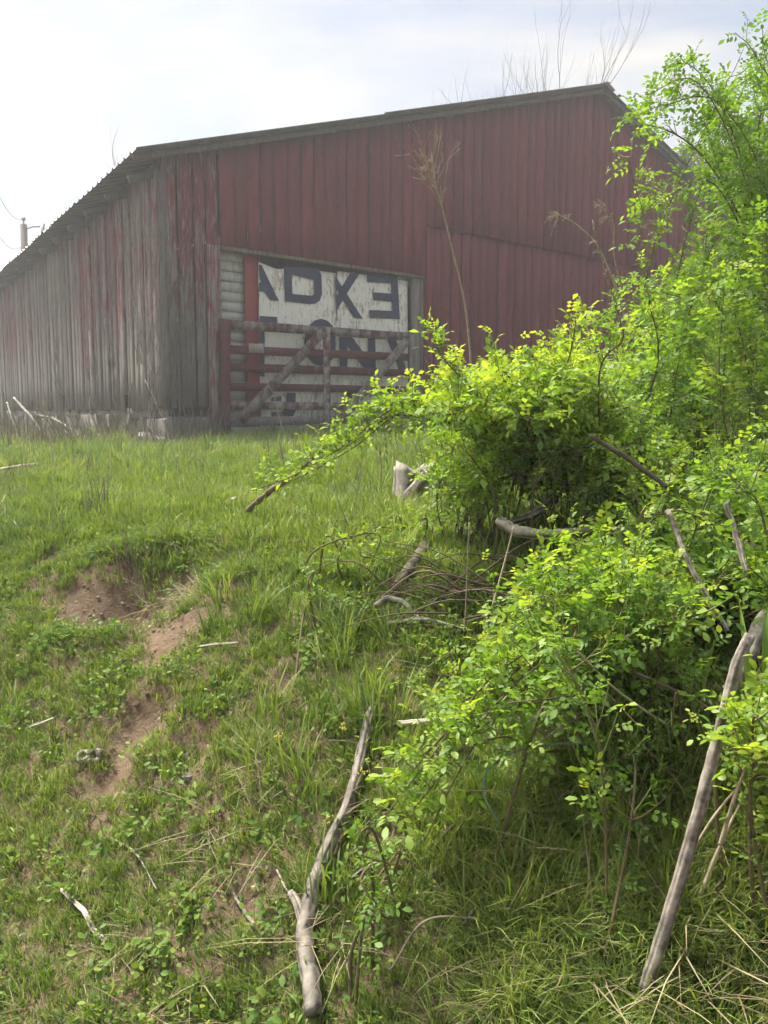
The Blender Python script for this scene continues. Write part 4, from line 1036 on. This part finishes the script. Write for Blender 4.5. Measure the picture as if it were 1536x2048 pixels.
stick('brown_stick', 'thin brown stick hanging below the front bramble', [(1180,1308),(1270,1345),(1360,1385),(1440,1430)], [8,8,7,6], 'twig', 'stick', 0, [1.8,1.78,1.75,1.7])
stick('thin_stalk', 'thin pale straw stalk crossing under the front bramble', [(1150,1300),(1240,1385),(1335,1450)], [5,5,4], 'straw', 'stalk', 0, [1.7,1.68,1.66])
stick('tan_stalk', 'tan dead stalk standing right of the leaning pole', [(1440,1690),(1465,1610),(1492,1530)], [9,8,5], 'straw', 'stalk', 0, [1.42,1.42,1.42])
stick('tan_stalk', 'longer tan dead stalk at the lower right behind the leaning pole', [(1400,1790),(1450,1670),(1515,1545)], [8,7,5], 'straw', 'stalk', 0, [1.46,1.46,1.46])
stick('tan_stalk', 'thin tan stalk leaning right across the two others beside the pole', [(1380,1710),(1430,1630),(1480,1570)], [6,6,4], 'straw', 'stalk', 0, [1.5,1.5,1.5])
stick('pale_stick', 'short white stick on the grass at lower left', [(122,1798),(165,1838),(190,1880),(214,1908)], [7,11,11,8], 'barkpale', 'stick', .02)
stick('pale_twig', 'small white twig by the bare soil left of the forked branch', [(464,1802),(480,1835),(508,1868)], [5,7,6], 'barkpale', 'twig', .02)
stick('pale_twig', 'small white twig just above the fork of the big branch', [(554,1758),(568,1790),(584,1818)], [4,6,5], 'barkpale', 'twig', .02)
stick('pale_twig', 'thin bent twig on the bank above the short white stick', [(215,1688),(270,1725),(315,1800)], [4,5,4], 'bark', 'twig', .02)
stick('pale_twig', 'short level twig on the upper left bank', [(392,1308),(430,1304),(478,1303)], [5,7,5], 'barkpale', 'twig', .02)
stick('pale_twig', 'short pale twig at the left edge of the bank', [(58,1472),(85,1462),(108,1452)], [7,7,5], 'barkpale', 'twig', .02)
stick('grey_twig', 'slanting grey twig right of the forked branch', [(690,1800),(735,1770),(785,1742)], [7,8,6], 'bark', 'twig', .03)
stick('grey_twig', 'long grey twig in the grass at the bottom middle', [(925,1890),(985,1820),(1045,1788)], [6,8,6], 'bark', 'twig', .04)
stick('grey_twig', 'arched dead twig at the bottom centre', [(780,1990),(850,1895),(960,1885)], [5,6,5], 'straw', 'twig', .05)
stick('grey_twig', 'level tan twig left of the leaning pole foot', [(1120,1872),(1200,1858),(1300,1862)], [5,6,5], 'straw', 'twig', .05)
stick('split_board', 'short pale split board lying on the grass below the gate', [(442,1028),(475,1015),(508,1000)], [10,15,12], 'barkpale', 'board', .03)
stick('brown_limb', 'brown dead limb slanting up from the grass under the leafy arm', [(478,1038),(530,990),(590,948),(650,892)], [12,12,11,8], 'twig', 'branch', 0, [G(478,1042)[1], 3.6, 3.5, 3.4])
stick('flat_board', 'tan flat board end in the grass before the gate', [(500,950),(530,946),(560,952)], [10,12,10], 'straw', 'board', .03)
stick('pale_plank', 'pale plank lying in the grass at the left edge', [(-20,962),(30,954),(78,946)], [9,10,8], 'barkpale', 'board', .06)
stick('broken_slat', 'broken pale slat leaning in the weeds by the barn corner', [(82,862),(55,828),(28,796)], [7,7,6], 'barkpale', 'stick', 0, [11.5,11.6,11.8])
stick('broken_slat', 'second thin slat leaning at the far left of the barn', [(38,875),(25,840),(14,805)], [4,4,4], 'barkpale', 'stick', 0, [11.0,11.1,11.3])
stick('broken_slat', 'low slat lying among rubble beneath the grey side wall', [(75,830),(110,840),(145,860)], [6,6,5], 'barkpale', 'stick', 0, [12.0,11.8,11.5])
# heap of brown twigs
heap = empty('twig_heap', G(960, 1235), 'heap of brown dead twigs under the brambles', 'twigs')
for k in range(46):
    a = G(rng.uniform(880,1060), rng.uniform(1190,1275)); an = rng.uniform(-.9, .9) + (math.pi if rng.random() < .5 else 0); L = rng.uniform(.15, .42)
    d = np.array([math.cos(an), .5*math.sin(an), rng.uniform(-.1, .4)]); h0 = rng.uniform(.01, .13)
    q = spline([a+[0, 0, h0], a + d*L*.5 + [0, 0, h0+rng.uniform(.0, .05)], a + d*L + [0, 0, h0*rng.uniform(.2, 1)]], 8)
    mb = MB(); mb.tube(q, np.linspace(rng.uniform(.002, .0055), .0012, 8), 5); mb.build('twig', M['twig'], heap, True)
# weathered stump
sb = G(832, 1022); st_top = at(828, 934, sb[1]); n = 12; NS = 26
clog = empty('weathered_stump', sb, 'pale weathered stump with streaked barkless wood beside the brambles', 'stump')
V = []; A = []; strk = np.convolve(rng.random(NS+4), np.ones(2)/2, 'same')[:NS]
for i in range(n):
    f = i/(n-1); c = sb + (st_top-sb)*f + np.array([0, 0, -.03*(1-f)]); r_ = .115 + .06*(1-f)**2.2
    for k in range(NS):
        a = 2*math.pi*k/NS; rr = r_*(1 + .10*math.sin(3*a+1) + .06*math.sin(7*a+f) + rng.normal(0, .012))
        z = (rng.normal(0, .022) + .03*math.sin(2*a)) if i == n-1 else 0
        V.append(c + np.array([math.cos(a)*rr, math.sin(a)*rr, z])); A.append(np.clip(strk[k]*2.2 - .6 + rng.normal(0, .12), 0, 1))
V.append(st_top - [0, 0, .02]); A.append(.3)
Qd = [(i*NS+k, i*NS+(k+1) % NS, (i+1)*NS+(k+1) % NS, (i+1)*NS+k) for i in range(n-1) for k in range(NS)]
T_ = [((n-1)*NS+k, (n-1)*NS+(k+1) % NS, n*NS) for k in range(NS)]
mb = MB(); mb.add(V, T_, Qd, np.array(A)); mb.build('trunk', M['barklight'], clog)
for a0 in (2.4, 4.0, 5.4):
    d = np.array([math.cos(a0), math.sin(a0), 0]); q = [sb + d*.10 + [0, 0, .06], sb + d*.2 + [0, 0, .02], sb + d*.32 - [0, 0, .03]]
    mb = MB(); mb.tube(spline(q, 6), [.045, .04, .035, .03, .022, .012], 9, bump=.08, streak=True); mb.build('root', M['barklight'], clog, True)
# dark plastic scrap on the log
sc0 = at(850, 952, G(832, 1022)[1]-.02); mb = MB()
V = []; n = 6
for b in (0, 1):
    for i in range(n):
        for k in range(n):
            f, g_ = k/(n-1), i/(n-1); V.append(sc0 + np.array([.085*f*(1-.3*g_), .02*math.sin(f*3)+.05*g_+b*.003, -.075*(1-g_) - .02*f + .01*math.sin(g_*4)]))
Qd = [(b*n*n+i*n+k, b*n*n+i*n+k+1, b*n*n+(i+1)*n+k+1, b*n*n+(i+1)*n+k) for b in (0, 1) for i in range(n-1) for k in range(n-1)]
mb.add(V, None, Qd); o = mb.build('plastic_scrap', M['plastic'], None, True); props(o, 'scrap of dark plastic caught on top of the weathered stump', 'scrap')
# wire hoop
mb = MB(); hp = [(1000,1650),(972,1600),(968,1560),(985,1528),(1030,1503),(1110,1488),(1200,1492),(1262,1512)]
mb.tube(spline([at(a, b, d) for (a, b), d in zip(hp, (1.62,1.62,1.64,1.67,1.72,1.78,1.82,1.84))], 40), .0020, 6); o = mb.build('wire_hoop', M['hose'], None, True)
props(o, 'thin pale blue wire hoop arching out of the deep grass', 'wire')

# ------------------------------------------------------------------ stones, rubble and the bleached root
def stone(name, label, p, r, mat, flat=.65, group=None):
    bm = bmesh.new(); bmesh.ops.create_icosphere(bm, subdivisions=2, radius=1.0); sd_ = rng.uniform(0, 50)
    sx_ = np.array([rng.uniform(.8, 1.3), rng.uniform(.7, 1.1), flat*rng.uniform(.8, 1.2)])*r
    for v in bm.verts:
        nz = mnoise.noise(v.co*1.4 + Vector((sd_, 0, 0)))*.5 + mnoise.noise(v.co*3.1 + Vector((0, sd_, 0)))*.2
        c = v.co*(1+nz); v.co = Vector((c.x*sx_[0], c.y*sx_[1], c.z*sx_[2]))
    me = bpy.data.meshes.new(name); bm.to_mesh(me); bm.free()
    o = link(name, me, mat); o.location = p; o.rotation_euler = (rng.normal(0, .3), rng.normal(0, .3), rng.uniform(0, 6.28))
    return props(o, label, 'stone', group)
ORD = 'first second third fourth fifth sixth seventh eighth ninth tenth eleventh twelfth thirteenth fourteenth fifteenth sixteenth'.split()
for k in range(16):
    t0 = .15 + k*.42 + rng.uniform(-.15, .15); p = SD(t0, 0, rng.uniform(.12, .75)); p[2] = float(ground_z(p[0], p[1])) + .03
    stone('rubble_stone', '%s grey rubble stone from the barn corner along the foot of the side wall' % ORD[k], p, rng.uniform(.11, .24), M['stone'], .7, 'rubble along the side wall')
for (px, py, w_, mt, lb) in [(375,1562,22,'stone','grey angular stone below the bare soil patches in mid bank'),(305,1522,20,'stonetan','tan flat stone beside the bare soil in mid bank'),(512,1778,26,'stonetan','rounded tan stone in the bare soil left of the forked branch'),
        (490,1832,13,'stonetan','small tan pebble below the rounded tan stone'),(432,1332,14,'stonetan','small yellowish stone on the upper bank under the level twig'),(735,1265,22,'stonetan','tan stone beside the crooked root'),(790,1258,16,'stonetan','tan stone in the grass just right of the one beside the crooked root'),
        (1045,1158,40,'stonetan','pale broken rock among the brambles above the twig heap'),(835,1545,24,'stone','dark grey stone under the tip of the front bramble'),(270,1120,14,'stonetan','small stone at the top of the eroded patch'),
        (150,1058,10,'stonetan','small pale stone near the left end of the bank top'),(415,1520,12,'stonetan','small pinkish stone at the right of the mid-bank soil'),(120,1500,10,'stonetan','small pale stone left of the bleached root'),(45,1880,18,'stone','flat grey stone at the lower left'),
        (350,1505,12,'stonetan','pebble just right of the bleached root'),(215,1520,9,'stonetan','tiny pebble touching the soil right of the bleached root'),(280,995,12,'stonetan','brownish stone in the yard grass left of the gate'),(150,1900,14,'stonetan','tan pebble beside the short white stick')]:
    g = G(px, py); stone('stone', lb, g + [0, 0, .004], w_/2/FPX*g[1]*1.0, M[mt], .7)
g = G(180, 1515); rt = empty('bleached_root', g, 'pale knobbly bleached root with two holes lying on the bank', 'root')
sc = g[1]/FPX
for k, (ox, rx) in enumerate(((-13, 10), (9, 11))):
    c = g + np.array([ox*sc, 0, .002]); q = []
    for a in np.linspace(0, 2*math.pi, 15): q.append(c + np.array([math.cos(a)*rx*sc, math.sin(a)*.014-.004, math.sin(a)*rx*sc*(.62+.2*k) + .004 + .004*math.sin(3*a)]))
    mb = MB(); mb.tube(q, 4.8*sc*(1+.25*np.sin(np.linspace(0, 9, 15)+k)), 8, bump=.08); mb.build('loop', M['bone'], rt, True)
mb = MB(); mb.tube(spline([g + [16*sc, 0, .02], g + [26*sc, .01, .018], g + [34*sc, .02, .006]], 6), np.linspace(4.5, 2, 6)*sc, 8, bump=.1); mb.build('spur', M['bone'], rt, True)

# ------------------------------------------------------------------ vines on the barn corner and side wall
def wall_vine(label, side, s0, top, n, group):
    p0 = (SD(s0, 1.45, .05) if side else W(s0, 1.45, .07)); root = empty('bare_vine', p0, label, 'vine', group)
    def run(s_, h, ds, L, r, depth):
        k = max(5, int(L/.10)); pts = []; a, b = s_, h; dr = ds
        for i in range(k):
            o_ = .045 + .02*math.sin(i*.9+s0)
            pts.append(SD(a, b, o_) if side else W(a, b, o_+.01)); dr += rng.normal(0, .12); dr = max(-1.0, min(1.0, dr)); a += dr*.06; b += .095
            if a < (0.02 if side else S0+.05): a = (0.02 if side else S0+.05); dr = .2
            if not side and a > -.02: a = -.02; dr = -.3
            if b > top: break
        if len(pts) < 3: return
        pts = np.array(pts); mb = MB(); mb.tube(pts, np.linspace(r, r*.4, len(pts)), 4, cap=False)
        mb.build('stem' if depth == 0 else 'runner', M['vine'], root, True)
        if depth < 2:
            for j in range(4 if depth == 0 else 2):
                i = int(rng.integers(1, len(pts)-1)); f = i/len(pts)
                run(s_ + (a-s_)*f, h + (b-h)*f, rng.choice([-.9, .9])*rng.uniform(.4, 1), L*rng.uniform(.3, .6), r*.6, depth+1)
    for k in range(n): run(s0 + rng.normal(0, .12), 1.45, rng.normal(0, .3), rng.uniform(1.6, 3.2), rng.uniform(.005, .011), 0)
M['vine'] = simple('grey_vine_bark', (0.17, 0.155, 0.14), .9, 0, 30, .3, .2)
wall_vine('bare grey vine on the gable boards left of the gate', False, -.40, 4.6, 6, 'bare vines on the barn walls')
wall_vine('bare grey vine climbing the barn side wall next to the corner', True, .45, 4.8, 5, 'bare vines on the barn walls')
wall_vine('thin bare vine on the side wall, second from the barn corner', True, 1.6, 4.4, 4, 'bare vines on the barn walls')
wall_vine('bare vine on the side wall, third from the barn corner', True, 3.1, 4.2, 4, 'bare vines on the barn walls')
wall_vine('bare vine at the far left part of the side wall', True, 5.4, 4.2, 4, 'bare vines on the barn walls')

# ------------------------------------------------------------------ dead weed stalks
def dead_weed(label, path, depth, head=None, w=4.0, group='dead weed stalks'):
    pts = spline([at(p[0], p[1], d) for p, d in zip(path, depth)], 18)
    root = empty('dead_weed', pts[0], label, 'weed', group)
    mb = MB(); mb.tube(pts, np.linspace(w/2/FPX*depth[0], .5*w/2/FPX*depth[-1], 18), 5); mb.build('stalk', M['straw'], root, True)
    if head:
        mb = MB(); tip = pts[-1]; ax_ = nrm(pts[-1]-pts[-5])
        for k in range(head[0]):
            b = pts[-1 - int(rng.integers(0, 6))]; d = nrm(ax_ + rng.normal(0, head[2], 3)); L = head[1]*rng.uniform(.4, 1)
            q = [b + d*L*f + np.array([0, 0, -head[3]*L*f*f]) for f in np.linspace(0, 1, 6)]
            mb.tube(q, np.linspace(.0016, .0008, 6), 3, cap=False)
            for j in range(3):
                e = q[2+j]; d2 = nrm(d + rng.normal(0, .6, 3)); mb.tube([e, e + d2*L*.22, e + d2*L*.34 - [0, 0, head[3]*L*.15]], [.0012, .0010, .0018], 3, cap=False)
        mb.build('seed_head', M['straw'], root)
    return root
dead_weed('tall dead weed with a branching plume before the red boards right of the gate', [(945,760),(932,620),(905,500),(880,400),(862,350)], [4.6,4.6,4.6,4.6,4.6], (26,.30,.34,-.1), 5)
dead_weed('drooping dead goldenrod stalk, left of two by the bramble top', [(1280,720),(1210,520),(1160,455),(1110,425)], [4.2]*4, (14,.09,.5,.9), 4)
dead_weed('drooping dead goldenrod stalk with curled head, right of two by the bramble top', [(1290,720),(1232,530),(1228,450),(1208,408)], [4.1]*4, (14,.09,.5,.9), 4)
dead_weed('thin pale stalk rising through the brambles before the barn wall', [(1275,760),(1245,640),(1215,560),(1185,440)], [4.0]*4, (8,.08,.5,.6), 3.5)
dead_weed('long bent straw stalk standing in the yard grass left of the gate', [(372,985),(345,900),(322,830),(290,760)], [5.6,5.7,5.8,5.9], None, 3)
dead_weed('dark thin stalk standing in the yard at left of the plank grass', [(108,950),(104,905),(96,860),(85,800)], [7,7,7,7], (5,.10,.5,0), 3)
dead_weed('thin straw stalk bending over the gate bottom boards', [(575,900),(560,840),(548,790),(535,770)], [8.5]*4, None, 3)
dead_weed('thin straw stalk upright between gate and weathered stump', [(755,960),(752,880),(748,820)], [6.5]*3, (5,.08,.5,.2), 3)
dead_weed('pale dry stalk right beside the gate post foot', [(795,920),(790,840),(800,770)], [7.0]*3, (5,.08,.4,.2), 3)
dead_weed('thin upright stalk in the grass above the weathered stump', [(760,1000),(762,930),(758,880)], [4.6]*3, None, 4)
dead_weed('slender dry stalk in the grass left of the weathered stump', [(735,1160),(700,1060),(670,985)], [3.3]*3, None, 3)
dead_weed('pale stalk standing over the twig heap', [(930,1260),(935,1140),(938,1045)], [2.3]*3, None, 4)
dead_weed('reddish stalk leaning over the twig heap to the right', [(985,1215),(1008,1130),(1028,1052)], [2.25]*3, None, 6)
for k, (px, py, h) in enumerate([(960,1330,90),(1000,1300,150),(640,1690,60),(720,1600,55),(575,1530,60),(1080,1640,70),(1180,1800,60),(860,1380,80),(1165,1740,60),(690,1500,45)]):
    g = G(px, py); H = h/FPX*g[1]; root = empty('budding_weed', g, ['slim green weed with tiny yellow buds over the twig heap edge','tallest slim budding weed standing before the twig heap','slim budding weed right against the forked branch','slim budding weed just left of the front bramble tip','slim budding weed on the open bank left of the forked branch top','slim budding weed inside the wire hoop','slim budding weed left of the leaning pole foot','slim budding weed above the whitish stick','slim budding weed in the deep grass below the wire hoop','slim budding weed left of the top of the forked branch'][k], 'weed', 'slim budding weeds')
    q = spline([g, g + [rng.normal(0, .01), 0, H*.5], g + [rng.normal(0, .03), rng.normal(0, .02), H]], 10); mb = MB(); mb.tube(q, np.linspace(.0018, .001, 10), 4)
    for j in range(14):
        f = rng.uniform(.45, .95); p = q[int(f*9)]; d = nrm(rng.normal(0, 1, 3)*[1, 1, .3] + [0, 0, .5]); mb.tube([p, p + d*.014], [.0006, .0006], 3, cap=False)
    mb.build('stem', M['stemgreen'], root, True); mb = MB()
    for j in range(10):
        p = q[-1] + rng.normal(0, .006, 3); mb.tube([p, p + [0, 0, .003], p + [0, 0, .006]], [.001, .0028, .001], 5)
    mb.build('buds', M['flower'], root, True)
# strap-leaved plant at the right edge
g = G(1510, 1420); root = empty('strap_leaf_plant', g, 'plant with long strap-shaped green leaves at the right edge', 'plant')
for k, (x0, y0, x1, y1, x2, y2) in enumerate([(1460,1500,1465,1380,1490,1290),(1500,1400,1492,1300,1478,1200),(1530,1420,1532,1280,1540,1180),(1475,1480,1450,1410,1466,1340),(1550,1420,1560,1290,1530,1210)]):
    c = spline([at(x0, y0, 1.72), at(x1, y1, 1.72), at(x2, y2, 1.78)], 10); wd = .0085*np.sin(np.linspace(.5, math.pi, 10)); sv = np.array([.9, -.3, .1])
    V = np.vstack([c - sv*wd[:, None], c + [0, .003, 0], c + sv*wd[:, None]]); Qd = [(i, i+1, 10+i+1, 10+i) for i in range(9)] + [(10+i, 10+i+1, 20+i+1, 20+i) for i in range(9)]
    link('leaf', mesh_np('leaf', V, [np.array(Qd)], True, {'tint': np.full(30, .45)}), M['weed'], root)
# feathery cedar seedling
g = G(1270, 1590); root = empty('cedar_seedling', g, 'feathery green seedling with fine upright shoots under the leaning pole top', 'seedling')
S = leaf_set(); mb = MB()
for k in range(70):
    b = at(rng.uniform(1190,1370), rng.uniform(1490,1570), rng.uniform(1.62,1.8)); d = nrm([rng.normal(0, .35), rng.normal(0, .35), 1]); L = rng.uniform(.04, .09); q = b + d*L*np.linspace(0, 1, 5)[:, None]
    mb.tube(np.vstack([[(b + g)/2*[1, 1, 1]], q]) if k % 6 == 0 else q, .0012, 3, cap=False)
    for j in range(16):
        p = b + d*L*rng.random(); S['P'].append(p); S['D'].append(d + rng.normal(0, .35, 3)); S['N'].append(rng.normal(0, 1, 3)); S['L'].append(rng.uniform(.010, .020)); S['T'].append(rng.uniform(.3, .7))
mb.build('stems', M['stemgreen'], root); V, F, A = leaf_quads(np.array(S['P']), np.array(S['D']), np.array(S['N']), np.array(S['L']), .2, np.array(S['T']))
props(link('needles', mesh_np('needles', V, [F], True, {'tint': A}), M['weed'], root), kind='stuff')

# ------------------------------------------------------------------ haze volume, added to imitate the lens glare that pales the barn
bpy.context.view_layer.update()
HT = max((o.matrix_world @ Vector(c)).z for o in COL.objects if o.type == 'MESH' for c in o.bound_box) + 0.5
mb = MB(); mb.box((-450, -80, -2.0), (900, 0, 0), (0, 540, 0), (0, 0, HT + 2.0))
m, nt, out = mat_new('glare_haze')
pv = N(nt, 'ShaderNodeVolumePrincipled'); pv.inputs['Color'].default_value = (0.96, 0.98, 1.0, 1); pv.inputs['Density'].default_value = 0.0056; pv.inputs['Anisotropy'].default_value = 0.35
nt.links.new(pv.outputs['Volume'], out.inputs['Volume'])
hz = mb.build('haze', m); props(hz, 'thin pale haze added to imitate lens glare over the barn', 'haze', None, 'stuff')

import os
if os.environ.get('SCENE_STATS'):
    tot = 0
    for o in COL.objects:
        if o.type == 'MESH': tot += sum(len(p.vertices)-2 for p in o.data.polygons)
    print('TRIS', tot, HT, float(GZ.min()), xs[0], xs[-1], ys[0], ys[-1])
